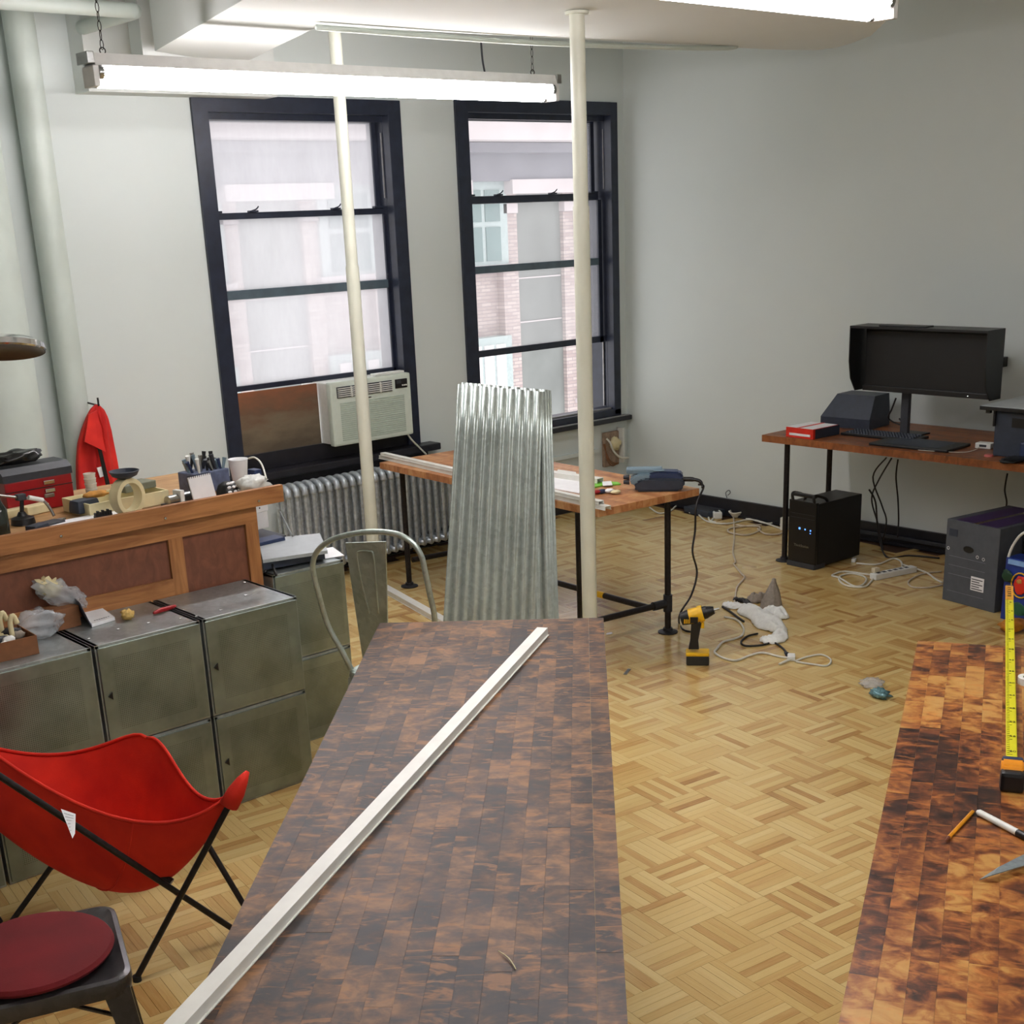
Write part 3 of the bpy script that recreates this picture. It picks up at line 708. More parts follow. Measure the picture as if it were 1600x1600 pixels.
# ---------------------------------------------------------------- white channels
def channel(label, a, b, w_=.034, h_=.024, group=None, name='white_channel', mat='vinyl', th=.003, lip=.006, up=V(0, 0, 1)):
    a, b = Vector(a), Vector(b); L = (b-a).length
    t = thing(name, label, 'channel', a, 0, group)
    m_ = frameM((0, 0, 0), b-a, up.cross(b-a))
    prof = [(-w_/2, 0), (-w_/2+th, 0), (-w_/2+th, h_-th), (w_/2-th, h_-th), (w_/2-th, 0), (w_/2, 0), (w_/2, h_), (-w_/2, h_)]
    g = G()
    A = [m_ @ Vector((0, y, z)) for y, z in prof]; B = [m_ @ Vector((L, y, z)) for y, z in prof]
    g.hull(A, B); g.build('rail', M[mat], t)
    for s in (-1, 1):
        g = G(); g.box(0, s*(w_/2)-.001, 0, L, s*(w_/2+lip*.5)+.001 if s > 0 else s*(w_/2)+.001, .0025, m_) if s > 0 else g.box(0, -w_/2-lip*.5, 0, L, -w_/2+.001, .0025, m_)
        g.build('flange_lip', M[mat], t)
    return t
cz = FZ+.001
a0 = az(848, 992, cz); a1 = az(300, 1592, cz); a1 = a0+(a1-a0)*1.12
channel('long white plastic channel lying diagonally on the dark stained table', a0, a1, .036, .026)
bz = BZ+.0015
q0 = az(596, 716, bz); q1 = az(950, 797, bz)
qd = (q1-q0).normalized(); qn = V(0, 0, 1).cross(qd)
channel('lower white channel of the pair along the near edge of the workbench', q0+qn*.002, q1, .036, .02, 'white channels on the bench edge')
channel('upper white channel of the pair along the near edge of the workbench', q0+V(0, 0, .0215)+qd*.02, q1+V(0, 0, .0215)-qd*.05, .034, .016, 'white channels on the bench edge')
q2 = az(862, 745, bz); q3 = az(938, 756, bz)
channel('short white channel lying at the back of the workbench near the blue sander', q2-(q3-q2)*1.2, q3, .05, .03)
channel('long white channel lying on the floor behind the metal chair', az(600, 922, .001), az(720, 990, .001), .05, .03)

# ---------------------------------------------------------------- corrugated sheets
def sheet(label, P00, P10, P01, P11, seed):
    """corners: bottom left, bottom right, top left, top right"""
    t0 = Vector(P00); n_ = (Vector(P10)-t0).cross(Vector(P01)-t0).normalized(); W_ = (Vector(P10)-t0).length
    nu = 140; per = 9.5
    g = G()
    def fn(u, v):
        p = (Vector(P00)*(1-u)+Vector(P10)*u)*(1-v)+(Vector(P01)*(1-u)+Vector(P11)*u)*v
        q = (u*per) % 1
        h = max(-1, min(1, 1.4*math.cos(2*PI*q)))
        fine = .0006*math.sin(v*7+seed+u*3)
        return p + n_*(h*.0048+fine)
    g.grid(fn, nu, 6)
    o = g.build('corrugated_sheet', M['galv_light'], smooth=True, thick=.0008)
    return tag(o, label, 'metal sheet', 'corrugated metal sheets')
# sheets stand on the floor and lean on the workbench edge
bl, br_ = az(688, 1052, .004), az(833, 1060, .004)
nn = V(0, 0, 0)
wd = (br_-bl).normalized(); lean = V(wd.y, -wd.x, 0); lean = -lean if lean.dot(V(1, 1, 0)) < 0 else lean
HS = 1.30
def up_pt(px, py, base, off):            # top point on the tilted plane of the sheet
    N = wd.cross((lean*off+V(0, 0, HS)).normalized()); return ap(px, py, base, N)
tl, tr = up_pt(716, 600, bl, .24), up_pt(848, 612, bl, .24)
tilt = lean*.012
sheet('front corrugated metal sheet of the stack leaning on the workbench', bl, br_, tl, tr, 0)
for k, (dx, dr, du, lab) in enumerate(((.012, .055, -.004, 'second corrugated metal sheet from the front, its right edge showing'), (.02, .062, .003, 'third corrugated metal sheet from the front of the leaning stack'), (.026, .075, -.002, 'rearmost corrugated metal sheet of the leaning stack'))):
    o_ = lean*(.020*(k+1))
    sheet(lab, bl+o_+wd*dx, br_+o_+wd*(dr+.045), tl+o_*1.0+wd*(dx*.3)+V(0, 0, du), tr+o_*1.0+wd*(.012+.006*k)+V(0, 0, du), k+1)

# ---------------------------------------------------------------- perforated metal storage cubes
def cube(label, x0, x1, y0, z0, z1, dep=.385, par=None):
    t = thing('storage_cube', label, 'cabinet', ((x0+x1)/2, y0, z0), 0, 'metal storage cubes')
    w_ = (x1-x0)/2-.006; h = z1-z0-.004
    g = G(); th = .014
    g.box(-w_, .004, 0, -w_+th, dep, h); g.build('side_panel', M['galv'], t); G().box(w_-th, .004, 0, w_, dep, h).build('side_panel', M['galv'], t)
    G().box(-w_, .004, h-th, w_, dep, h, bev=.002).build('top_panel', M['galv'], t); G().box(-w_+th, .004, 0, w_-th, dep, th).build('bottom_panel', M['galv'], t)
    G().box(-w_+th, dep-.006, th, w_-th, dep, h-th).build('back_panel', M['galv'], t)
    hw, hh = w_-.006, (h-.02)/2
    d = G().box(-hw, -.004, -hh, hw, .004, hh, bev=.002).build('door', M['perf'], t); d.location = (0, 0, h/2)
    g = G(); g.prism([(-hw+.014, 0.0), (-hw+.03, -.014), (-hw+.03, .014)], 0, .006, frameM((0, -.004, .0), (1, 0, 0), (0, 0, 1))); g.build('latch', M['dark_steel'], d)
    return t
cx = [2.547-.415*k for k in range(5)]
names = ['first', 'second', 'third', 'fourth']
where = ['at the near end beside the stained table', 'under the red folding tool and yellow scrap', 'with the plastic bags on top', 'at the left edge of the photo']
for k in range(4):
    for lv, (z0, z1) in enumerate(((.0, .38), (.38, .76))):
        cube('%s perforated metal storage cube %s' % (('lower', 'upper')[lv], ['at the right end of the front row', 'second from the right end of the front row', 'third from the right end, under the clear bags', 'at the left edge of the photo'][k]), cx[k+1], cx[k], 4.186, z0, z1)
for lv, (z0, z1) in enumerate(((.0, .38), (.38, .76))):
    cube('%s perforated metal storage cube under the scanner, behind the metal chair' % ('lower', 'upper')[lv], 2.64, 3.0, 4.53, z0, z1)

# ---------------------------------------------------------------- wooden counter
ct = thing('wooden_counter', 'wooden counter with framed panels behind the perforated metal cubes', 'counter', (2.0, 4.6, 0))
CB = lambda nm, m, *a, **k: G().box(*a, **k).build(nm, m, ct, world=True)
XR = 2.745; XLc = .55; FYc = 4.60
CB('top', M['topwood'], XLc, 4.575, ZC-.03, XR-.01, 5.34, ZC-.002)
CB('edge_board', M['oak'], XLc, 4.55, 1.043, XR, 4.575, 1.112, bev=.002)
CB('top_rail', M['oak'], XLc, FYc-.02, .975, 2.63, FYc, 1.042)
CB('stile', M['oak_v'], 2.575, FYc-.02, 0, 2.63, FYc, .975)
CB('stile', M['oak_v'], 2.235, FYc-.02, 0, 2.295, FYc, .975)
CB('stile', M['oak_v'], 1.15, FYc-.02, 0, 1.21, FYc, .975)
CB('bottom_rail', M['oak'], 1.21, FYc-.02, .70, 2.235, FYc, .82)
CB('panel', M['panelwood'], 2.295, FYc-.006, 0, 2.575, FYc+.004, .975)
CB('panel', M['panelwood'], 1.21, FYc-.006, .82, 2.235, FYc+.004, .975)
CB('panel', M['panelwood'], XLc, FYc-.006, 0, 1.15, FYc+.004, .975)
CB('side_panel', M['oak_v'], 2.60, FYc+.004, 0, 2.63, 5.30, ZC-.03)
for px, py in ((404, 783), (258, 810), (95, 838), (58, 846)):
    p = ay(px, py, 4.55)
    if px != 58: G().lathe([(0, .006), (.005, .005), (.006, 0)], frameM((p.x, 4.55, p.z), (1, 0, 0), (0, 0, 1)), 10).build('screw', M['chrome'], ct, world=True)

# ================================================================ CHAIRS
def loft(g, secs):
    rs = [[g.b.verts.new(p) for p in s_] for s_ in secs]; n = len(rs[0])
    for a, b in zip(rs, rs[1:]):
        for k in range(n): g.face([a[k], a[(k+1) % n], b[(k+1) % n], b[k]])
    g.face(rs[0][::-1]); g.face(rs[-1])
def rrect(w_, d_, r, z, n=5):
    out = []
    for cx_, cy_, a0 in ((w_-r, d_-r, 0), (-w_+r, d_-r, PI/2), (-w_+r, -d_+r, PI), (w_-r, -d_+r, 1.5*PI)):
        for k in range(n+1): a = a0+PI/2*k/n; out.append(V(cx_+r*math.cos(a), cy_+r*math.sin(a), z))
    return out
def metal_chair(label, loc, rz, mat, w_=.185, seat_z=.45):
    """local: seat centre over origin, backrest at -x side"""
    t = thing('metal_chair', label, 'chair', loc, rz, None)
    g = G()
    secs = [rrect(w_-.004, w_-.004, .05, seat_z-.045), rrect(w_, w_, .05, seat_z-.02), rrect(w_-.003, w_-.003, .05, seat_z-.004), rrect(w_-.014, w_-.014, .045, seat_z), rrect(w_-.03, w_-.03, .04, seat_z-.008), rrect(.06, .06, .03, seat_z-.012)]
    loft(g, secs); g.build('seat', mat, t, smooth='auto')
    for sx in (-1, 1):
        for sy in (-1, 1):
            a = V(sx*(w_-.012), sy*(w_-.012), seat_z-.03); b = V(sx*(w_+.035), sy*(w_+.035), 0)
            g = G(); secs = []
            for k in range(6):
                f = k/5; p = a.lerp(b, f); q = .062*(1-f)+.022*f; th = .012
                secs.append([p, p+V(-sx*q, 0, 0), p+V(-sx*q, -sy*.004, 0), p+V(-sx*th, -sy*th, 0), p+V(-sx*.004, -sy*q, 0), p+V(0, -sy*q, 0)])
            loft(g, secs); lg = g.build('leg', mat, t)
            G().box(b.x-.014, b.y-.014, 0, b.x+.014, b.y+.014, .012, bev=.003).build('rubber_foot', M['rubber'], lg)
    for sy in (-1, 1):
        G().tube([V(-(w_-.02), sy*(w_-.02), seat_z-.12), V(w_-.02, -sy*(w_-.02), seat_z-.12)], .006, 6).build('cross_brace', mat, t)
    return t
# chair behind the dark table: the hoop is fixed from its own tilted plane
PL = az(548, 1047, .45); PR = az(662, 1066, .45)
rd = (PR-PL).normalized(); back = V(-rd.y, rd.x, 0)
if back.dot(V(1, 1, 0)) < 0: back = -back
NB = rd.cross((back*-.22+V(0, 0, 1)).normalized())
mid = (PL+PR)/2; mid.z = 0
ang = math.atan2(back.y, back.x)
ch = metal_chair('bare steel chair with arched tube back behind the dark stained table', V(PL.x, PL.y, 0)+rd*.165+back*.165, ang, M['chair_metal'])
bpy.context.view_layer.update()
hp = [ap(x, y, PL, NB) for x, y in ((549, 1046), (535, 1018), (512, 976), (497, 925), (489, 890), (492, 868), (506, 851), (530, 839), (575, 831), (618, 834), (644, 848), (658, 868), (664, 892), (672, 930), (679, 965), (678, 1010), (664, 1066))]
G().tube(cr(hp, 5), .0105, 10).build('back_hoop', M['chair_metal'], ch, smooth=True, world=True)
g = G(); fr_ = [ap(x, y, PL, NB) for x, y in ((540, 848), (603, 846), (608, 1060), (572, 1060))]; nb = NB*.0025
g.hull([p-nb for p in fr_], [p+nb for p in fr_]); sp = g.build('back_splat', M['chair_metal'], ch, world=True)
rb = [ap(x, y, PL, NB) - NB*(.004 if NB.dot(_f) > 0 else -.004) for x, y in ((592, 958), (588, 905), (584, 866), (578, 861), (564, 861), (559, 868), (566, 910), (578, 958))]
G().tube(cr(rb, 4), .0035, 6).build('pressed_rib', M['chair_metal'], sp, smooth=True, world=True)
# near left chair with red cushion
sc_c = V(.935, 2.88, 0)
c2 = metal_chair('dark steel chair with round red cushion in the lower left corner', sc_c, math.atan2(-.13, .38)+0, M['chair_dark'], .2)
hz_ = []
for u in range(0, 13):
    a = PI*u/12; hz_.append(V(-.19-.10*math.sin(a), .17*math.cos(a)*(1+.25*math.sin(a)), .45+.40*math.sin(a)**.8))
G().tube(cr(hz_, 3), .0105, 8).build('back_hoop', M['chair_dark'], c2, smooth=True)
g = G(); q_ = [V(-.19, -.05, .45), V(-.19, .05, .45), V(-.285, .07, .84), V(-.285, -.07, .84)]; g.hull(q_, [p+V(.004, 0, 0) for p in q_]); g.build('back_splat', M['chair_dark'], c2)
g = G(); g.lathe([(0, .452), (.165, .452), (.184, .458), (.188, .466), (.182, .476), (.15, .482), (0, .483)], Matrix.Translation((sc_c.x-.012, sc_c.y-.005, 0)), 40)
tag(g.build('seat_cushion', M['cushion'], smooth='auto'), 'round dark red felt cushion on the steel chair in the lower left corner', 'cushion')

# butterfly chair
bc = thing('butterfly_chair', 'red canvas butterfly chair on dark folding rods in front of the metal cubes', 'chair', (1.42, 3.55, 0))
A_ = az(243, 1076, .76); B_ = az(394, 1194, .64); BCm = az(208, 1284, .47); DAm = az(60, 1178, .52); ABm = az(312, 1241, .50)
C_ = az(-70, 1130, .70); D_ = V(.92, 4.05, .86); CDm = (C_+D_)/2-V(0, 0, .10); ctr = az(150, 1330, .27)
def bez(a, b, c, t_): return a*(1-t_)**2+b*2*t_*(1-t_)+c*t_*t_
def cpt(a, m_, b): return m_*2-(a+b)*.5           # quadratic control through the midpoint
ab, bc_, cd_, da = cpt(A_, ABm, B_), cpt(B_, BCm, C_), cpt(C_, CDm, D_), cpt(D_, DAm, A_)
cc = ctr*2.0-(A_+B_+C_+D_)*.25+V(0, 0, .12)
def sling(u, v):
    # u from B/A side to C/D side, v from near (B,C) to far (A,D); pocket corners rounded
    s1 = u+(1-v); d1 = (math.sqrt(s1*s1+.16**2)-s1)/2*max(0, 1-s1*1.6); s2 = u+v; d2 = (math.sqrt(s2*s2+.07**2)-s2)/2*max(0, 1-s2*1.6)
    u = min(1, u+d1+d2); v = max(0, v-d1+d2)
    edge_n = bez(B_, bc_, C_, u); edge_f = bez(A_, da, D_, u)
    e0 = bez(B_, ab, A_, v); e1 = bez(C_, cd_, D_, v)
    bl_ = (edge_n*(1-v)+edge_f*v)+(e0*(1-u)+e1*u)-(B_*(1-u)*(1-v)+C_*u*(1-v)+A_*(1-u)*v+D_*u*v)
    wgt = (max(0, 4*u*(1-u)))**.9*(max(0, 4*v*(1-v)))**.9
    low = ctr-(BCm+DAm)/2
    p = bl_+low*wgt*.80
    # round the pocket corners a little
    p.z += .006*math.sin(9*u+5*v)*wgt
    return p
sl = G().grid(sling, 36, 30).build('canvas_sling', M['canvas'], bc, smooth=True, world=True, thick=.004, sub=1)
def hem(f, n=24):
    return [f(k/n)+V(0, 0, .003) for k in range(n+1)]
for f in (lambda s_: sling(s_, 0), lambda s_: sling(s_, 1), lambda s_: sling(0, s_), lambda s_: sling(1, s_)):
    G().tube(hem(f), .0055, 6).build('hem', M['canvas'], bc, smooth=True, world=True)
G().tube([sling(.5, k/24)+V(0, 0, -.004) for k in range(25)], .003, 5).build('seam', M['canvas'], bc, smooth=True, world=True)
F1 = az(214, 1527, .012); F2 = az(380, 1462, .012); F3 = az(394, 1436, .012); F4 = az(16, 1443, .012)
def rod(a, b, r=.0095): G().tube([a, b], r, 10).build('frame_rod', M['dark_steel'], bc, smooth='auto', world=True)
nearC = az(20, 1226, .68)
rod(F1, az(376, 1224, .595)); rod(F2, F2+(nearC-F2)*1.12); rod(F3, az(228, 1158, .57)); rod(F4, az(228, 1150, .56))
rod(F4+V(-.02, .03, 0), D_-V(0, 0, .03)); rod(V(1.10, 3.72, .012), C_-V(0, 0, .03))
for q in (F1, F2, F3, F4): G().cyl(q-V(0, 0, .012), q+V(0, 0, .006), .013, seg=10).build('rubber_foot', M['rubber'], bc, smooth='auto', world=True)
g = G(); g.tube([az(252, 1368, .26), az(268, 1379, .24)], .013, 8); g.build('bracket', M['dark_steel'], bc, smooth='auto', world=True)
rt_0 = az(376, 1224, .595); rt_d = (F1-rt_0).normalized()
G().tube([rt_0-rt_d*.035+V(.01, .008, 0), rt_0-rt_d*.012, rt_0+rt_d*.03, rt_0+rt_d*.075], [.006, .017, .026, .028], 12).build('corner_pocket', M['canvas'], bc, smooth=True, world=True)
# care tag hanging at the near edge
tg = [az(96, 1262, .60), az(119, 1270, .59), az(118, 1300, .56), az(114, 1308, .555)]
tn = V(-.5, -.8, 0).normalized()*.008
g = G(); g.hull([p+tn for p in tg], [p+tn*1.12 for p in tg]); tgo = g.build('care_tag', M['paper'], bc, world=True)
for k in range(6):
    f = (k+1)/8; a = tg[0].lerp(tg[3], f)+tn*1.14; b = tg[1].lerp(tg[2], f)+tn*1.14
    G().tube([a.lerp(b, .12), a.lerp(b, .85)], .0006, 4).build('print_line', M['dark_grey'], tgo, world=True)

# ================================================================ THINGS ON THE COUNTER
ZT_ = ZC
tb0 = az(118, 787, ZT_); tba = math.atan2(tb0.y-5.03, tb0.x-1.77)
tb = thing('toolbox', 'red metal toolbox with dark lid on the wooden counter', 'toolbox', V(tb0.x, tb0.y, ZT_), tba)
TW, TD, TH = .275, .18, .155
G().box(-TW, 0, 0, 0, TD, TH-.03, bev=.004).build('body', M['red'], tb)
G().prism([(0, 0), (TD, 0), (TD, .02), (TD-.035, .05), (.03, .05), (0, .028)], -TW-.004, .004, frameM((0, -.004, TH-.03), (0, 1, 0), (0, 0, 1))).build('lid', M['dark_grey'], tb)
G().box(-TW+.0, -.003, .085, 0, .002, .088).build('drawer_seam', M['black'], tb)
for x, z, w_ in ((-.10, .105, .045), (-.10, .072, .04)):
    h = G().box(x-w_/2, -.012, z-.008, x+w_/2, -.0, z+.008, bev=.003).build('latch', M['chrome'], tb)
G().box(-.125, -.010, .045, -.085, -.001, .06, bev=.002).build('label_plate', M['steel'], tb)
tag(G().blob((0, 0, .035), (.115, .05, .028), .45, 2.2, 5, 26, 12, .02).build('pouch', M['black_gloss'], smooth=True, local=rotz(tba, (tb0.x-.17*math.cos(tba)-.02, tb0.y-.19*math.sin(tba)+.09, ZT_+TH+.012))), 'shiny dark crumpled pouch lying on the red toolbox', 'pouch')
# red jacket hanging on the riser pipe wall
jx = 6.70
jk = thing('jacket', 'red jacket with dark strap hanging on the wall behind the wooden counter', 'jacket', ay(150, 640, jx))
prof = [(632, 149, 154), (640, 141, 162), (652, 135, 167), (672, 128, 171), (695, 121, 175), (720, 119, 180), (745, 119, 184), (775, 121, 186), (800, 122, 187), (850, 124, 188)]
def jfn(u, v):
    f = v*(len(prof)-1); i = min(int(f), len(prof)-2); f -= i
    y = prof[i][0]*(1-f)+prof[i+1][0]*f; a = prof[i][1]*(1-f)+prof[i+1][1]*f; b = prof[i][2]*(1-f)+prof[i+1][2]*f
    pl, pr_ = ay(a, y, jx), ay(b, y, jx); c = (pl+pr_)/2; h = (pr_-pl)/2; an = 2*PI*u
    fold = 1+.10*math.sin(an*5+1.3*v)*min(1, v*3)
    return c+h*math.cos(an)*fold+V(0, 1, 0)*(-.055*math.sin(an)*(1+.22*math.sin(an*7+2*v))*min(1, .3+v*2))
G().grid(jfn, 60, 30, True).build('jacket_body', M['jacket'], jk, smooth=True, world=True)
g = G(); fl_ = [ay(x, y, jx-.075-d) for x, y, d in ((137, 648, -.03), (150, 641, -.04), (160, 668, .0), (164, 706, .01), (146, 697, .01), (131, 690, .0))]
g.hull(fl_, [p-V(0, .012, 0) for p in fl_]); g.build('hood_flap', M['jacket'], jk, world=True)
g = G(); st_ = [ay(x, y, jx-.085) for x, y in ((152, 700), (158, 702), (172, 760), (166, 762))]; g.hull(st_, [p-V(0, .006, 0) for p in st_]); g.build('strap', M['black'], jk, world=True)
g = G(); st_ = [ay(x, y, jx-.08) for x, y in ((151, 731), (158, 729), (162, 744), (156, 746))]; g.hull(st_, [p-V(0, .004, 0) for p in st_]); g.build('label_patch', M['paper'], jk, world=True)
g = G(); hk = ay(151, 630, jx); g.tube(cr([hk+V(0, .245, .0), hk+V(0, .0, -.01), hk+V(0, -.02, .0), hk+V(0, -.02, .03)], 4), .005, 6); tag(g.build('wall_hook', M['dark_steel'], smooth=True), 'small dark wall hook holding the red jacket', 'hook')

def CT(x, y, dz=0): p = az(x, y+9, ZT_); return V(p.x, p.y, ZT_+dz)
def item(name, label, cat, p, rz=0, group=None): return thing(name, label, cat, p, rz, group)
# cream tray with folder, cloth
p = CT(214, 792); tr_ = item('wooden_tray', 'long cream wooden tray behind the round ring stand on the counter', 'tray', p+V(.0, .17, 0), R(3))
Wt, Dt, Ht = .17, .11, .052
G().box(-Wt, -Dt, 0, Wt, Dt, .006).build('tray_base', M['cream'], tr_)
for nm, a in (('tray_side', (-Wt, -Dt, .006, Wt, -Dt+.008, Ht)), ('tray_side', (-Wt, Dt-.008, .006, Wt, Dt, Ht)), ('tray_end', (-Wt, -Dt+.008, .006, -Wt+.008, Dt-.008, Ht)), ('tray_end', (Wt-.008, -Dt+.008, .006, Wt, Dt-.008, Ht))):
    G().box(*a, bev=.0015).build(nm, M['cream'], tr_)
tag(G().box(-.075, -.045, 0, .075, .045, .028, bev=.004).build('green_grey_folder', plain('folder', (120, 122, 104), .7), local=rotz(R(12), tr_.location+V(.09, .02, .053))), 'grey green folder lying across the cream wooden tray', 'folder')
tag(G().blob((0, 0, .012), (.05, .03, .014), .4, 3, 2, 18, 9, .010).build('orange_cloth', M['orange'], smooth=True, local=Matrix.Translation(tr_.location+V(-.09, -.02, .055))), 'small orange cloth bundle resting on the cream wooden tray', 'cloth')
# clear cup stack
p = CT(145, 783); cs = item('cup_stack', 'stack of translucent plastic cups in front of the red jacket', 'cups', p+V(.03, .06, 0), 0)
for k in range(5): G().lathe([(0, 0), (.019, 0), (.021, .004), (.023, .020), (.0245, .024), (.022, .025)], Matrix.Translation((0, 0, .018+k*.020)), 16).build('cup', M['cup'], cs, smooth='auto')
G().cyl((0, 0, 0), (0, 0, .02), .024, seg=16).build('base_cup', M['cup'], cs, smooth='auto')
# white board with black block and clip rack
p = CT(160, 806); tag(G().box(-.16, -.035, 0, .13, .10, .010, bev=.002).build('white_board', M['paper'], local=rotz(R(4), p+V(-.02, .01, 0))), 'thin white board lying on the counter under the black block', 'board')
p = CT(142, 797); tag(G().box(-.055, -.03, 0, .05, .045, .052, bev=.014, top=.006).build('black_block', M['charcoal'], smooth='auto', local=rotz(R(10), p+V(0, .03, .011))), 'black rounded block on the white board on the counter', 'block')
p = CT(162, 803); cl = item('clip_rack', 'small black row of clips beside the ring stand on the counter', 'clips', p+V(0, .0, .011), R(6))
G().box(-.035, -.008, 0, .035, .008, .008).build('clip_base', M['black'], cl)
for k in range(7): G().box(-.034+k*.0105, -.006, .008, -.028+k*.0105, .006, .020+.006*(k % 2)).build('clip', M['black'], cl)
# round ring stand with dark dish
p = CT(208, 800); rg = item('ring_stand', 'cream round ring stand carrying a dark dish on the counter', 'stand', p+V(0, .025, 0), R(18))
mm = frameM((0, 0, .078), (1, 0, 0), (0, 0, 1))
G().lathe([(.053, -.022), (.070, -.022), (.070, .022), (.053, .022), (.053, -.022)], mm, 32).build('ring', M['cream'], rg, smooth='auto')
G().prism([(-.035, 0), (.035, 0), (.025, .022), (-.025, .022)], -.022, .022, frameM((-.0, 0, 0), (1, 0, 0), (0, 0, 1))).build('foot', plain('brown_grey', (92, 80, 76), .6), rg)
G().lathe([(0, .146), (.020, .146), (.046, .158), (.056, .176), (.053, .177), (.044, .162), (0, .152)], None, 28).build('dish', M['charcoal'], rg, smooth='auto')
# roller
p = CT(290, 782); ro = item('tape_roller', 'metal roller with a white clip beside the notepad on the counter', 'roller', p+V(.0, .06, .022), R(12))
G().cyl((-.05, 0, 0), (.06, 0, 0), .02, seg=16).build('roller_body', M['steel'], ro, smooth='auto'); G().box(-.002, -.024, -.02, .018, .024, .034, bev=.003).build('clip', M['white'], ro)
G().box(-.06, -.03, -.021, .07, .03, -.012).build('roller_base', M['dark_grey'], ro)
# notepad leaning
p = CT(328, 776); npd = item('notepad', 'white spiral notepad standing upright on the counter', 'notepad', p+V(0, .03, 0), R(10))
mt = Matrix.Rotation(R(-14), 4, 'X')
G().box(-.055, 0, 0, .055, .006, .105, mt).build('pages', M['paper'], npd)
G().box(-.055, .007, 0, .055, .010, .105, mt).build('back_cover', M['dark_grey'], npd)
for k in range(11): G().tube([mt @ V(-.05+k*.01, .003+.007*math.cos(a), .105+.006*math.sin(a)) for a in [i*PI/3 for i in range(6)]], .0012, 4, True).build('spiral', M['dark_steel'], npd)
# caddy crammed with small tools
p = CT(345, 766); cdd = item('tool_caddy', 'blue grey caddy crammed with small tools behind the notepad', 'caddy', p+V(.02, .16, 0), R(8))
G().box(-.085, -.06, 0, .085, .06, .085, bev=.006).build('caddy_box', plain('caddy', (92, 102, 130), .5, 0, .3, 30), cdd)
rr_ = random.Random(5)
cols = [M['black'], M['tool_grey'], M['blue_dark'], M['steel'], M['dark_grey'], M['white'], M['black']]
for k in range(26):
    x, y = rr_.uniform(-.075, .075), rr_.uniform(-.05, .05); h = rr_.uniform(.03, .085)*(1-.3*abs(x)/.075)
    a = V(x, y, .08); b = V(x+rr_.uniform(-.02, .02), y+rr_.uniform(-.015, .015), .085+h)
    G().tube([a, a.lerp(b, .7), b], [.005, .007, .009], 7).build('tool_handle', cols[k % 7], cdd, smooth='auto')
# striped helmet-like dome
p = CT(352, 768); dm = item('striped_dome', 'black dome with white leaf shaped spots between notepad and paper cup', 'ornament', p+V(.03, .03, 0), R(10))
G().lathe([(.046, 0), (.045, .02), (.036, .042), (.018, .054), (0, .056)], None, 20).build('dome_shell', M['black'], dm, smooth=True)
for k in range(9):
    a = -PI/2+(k % 3-1)*.55+R(5); e = .25+.38*(k//3)
    c = V(.046*math.cos(a)*math.cos(e), .046*math.sin(a)*math.cos(e), .052*math.sin(e)+.006)
    G().blob(c, (.010, .006, .006), 0, 1, 0, 8, 6).build('white_spot', M['paper'], dm, smooth=True)
# paper cup, crumpled bag, wire, dark panel
p = CT(385, 752); pc = item('paper_cup', 'white paper cup at the right end of the counter', 'cup', p+V(.03, .10, 0))
G().lathe([(0, .002), (.027, .0), (.030, .01), (.040, .098), (.0425, .100), (.0415, .103), (.038, .099), (.028, .01), (0, .008)], None, 24).build('cup_wall', M['paper'], pc, smooth='auto')
tag(G().blob((0, 0, .035), (.065, .045, .036), .55, 3.0, 8, 22, 12, .033).build('crumpled_bag', plain('pale_bag', (206, 208, 202), .5, 0, .1, 60, .4), smooth=True, local=Matrix.Translation(CT(396, 764)+V(.02, .04, 0))), 'pale crumpled bag in front of the paper cup on the counter', 'bag')
p = CT(420, 758); tag(G().box(-.016, -.02, 0, .018, .03, .085, bev=.003).build('upright_case', M['blue_dark'], local=rotz(R(5), p+V(-.02, .06, 0))), 'dark blue upright case at the right end of the counter', 'case')
p = CT(413, 752); tag(G().box(-.02, -.01, 0, .015, .03, .028, bev=.003).build('brown_block', M['panelwood'], local=rotz(R(15), p+V(-.01, -.005, 0))), 'small reddish brown wood block near the counter right end', 'block')
tag(G().tube(cr([CT(392, 740, .09), CT(402, 742, .098), CT(412, 748, .085), CT(418, 758, .05)], 5), .004, 6).build('loose_cable', M['cord_w'], smooth=True), 'thin white cable arching above the crumpled bag on the counter', 'cord')
# clutter at the left of the counter
p = CT(10, 832); bt = item('dark_bottle', 'dark glass bottle at the left edge of the counter', 'bottle', p+V(0, .03, 0))
G().lathe([(0, 0), (.026, 0), (.028, .01), (.028, .10), (.012, .13), (.011, .165), (.013, .168), (0, .168)], None, 20).build('bottle_body', M['bottle'], bt, smooth='auto')
p = CT(45, 812); vs = item('hobby_clamp', 'dark steel hobby clamp with angled bar in front of the red toolbox', 'clamp', p+V(0, .05, 0), R(5))
G().lathe([(0, 0), (.045, 0), (.042, .022), (.02, .03), (.012, .045), (0, .045)], None, 18).build('base', M['black'], vs, smooth='auto')
G().tube([V(0, 0, .04), V(.01, .0, .10)], .008, 8).build('post', M['dark_steel'], vs); G().tube([V(-.09, .0, .125), V(.03, 0, .09)], [.004, .006], 8).build('bar', M['steel'], vs, smooth='auto')
G().tube([V(.03, -.01, .095), V(.085, -.01, .075)], .009, 8).build('grip', M['white'], vs, smooth='auto'); G().tube(cr([V(.085, -.01, .075), V(.10, -.01, .055), V(.11, -.015, .03), V(.115, -.02, .01)], 4), .006, 6).build('jaw', M['steel'], vs, smooth=True)
G().box(-.012, -.014, .088, .022, .014, .112, bev=.004).build('head', M['dark_grey'], vs)
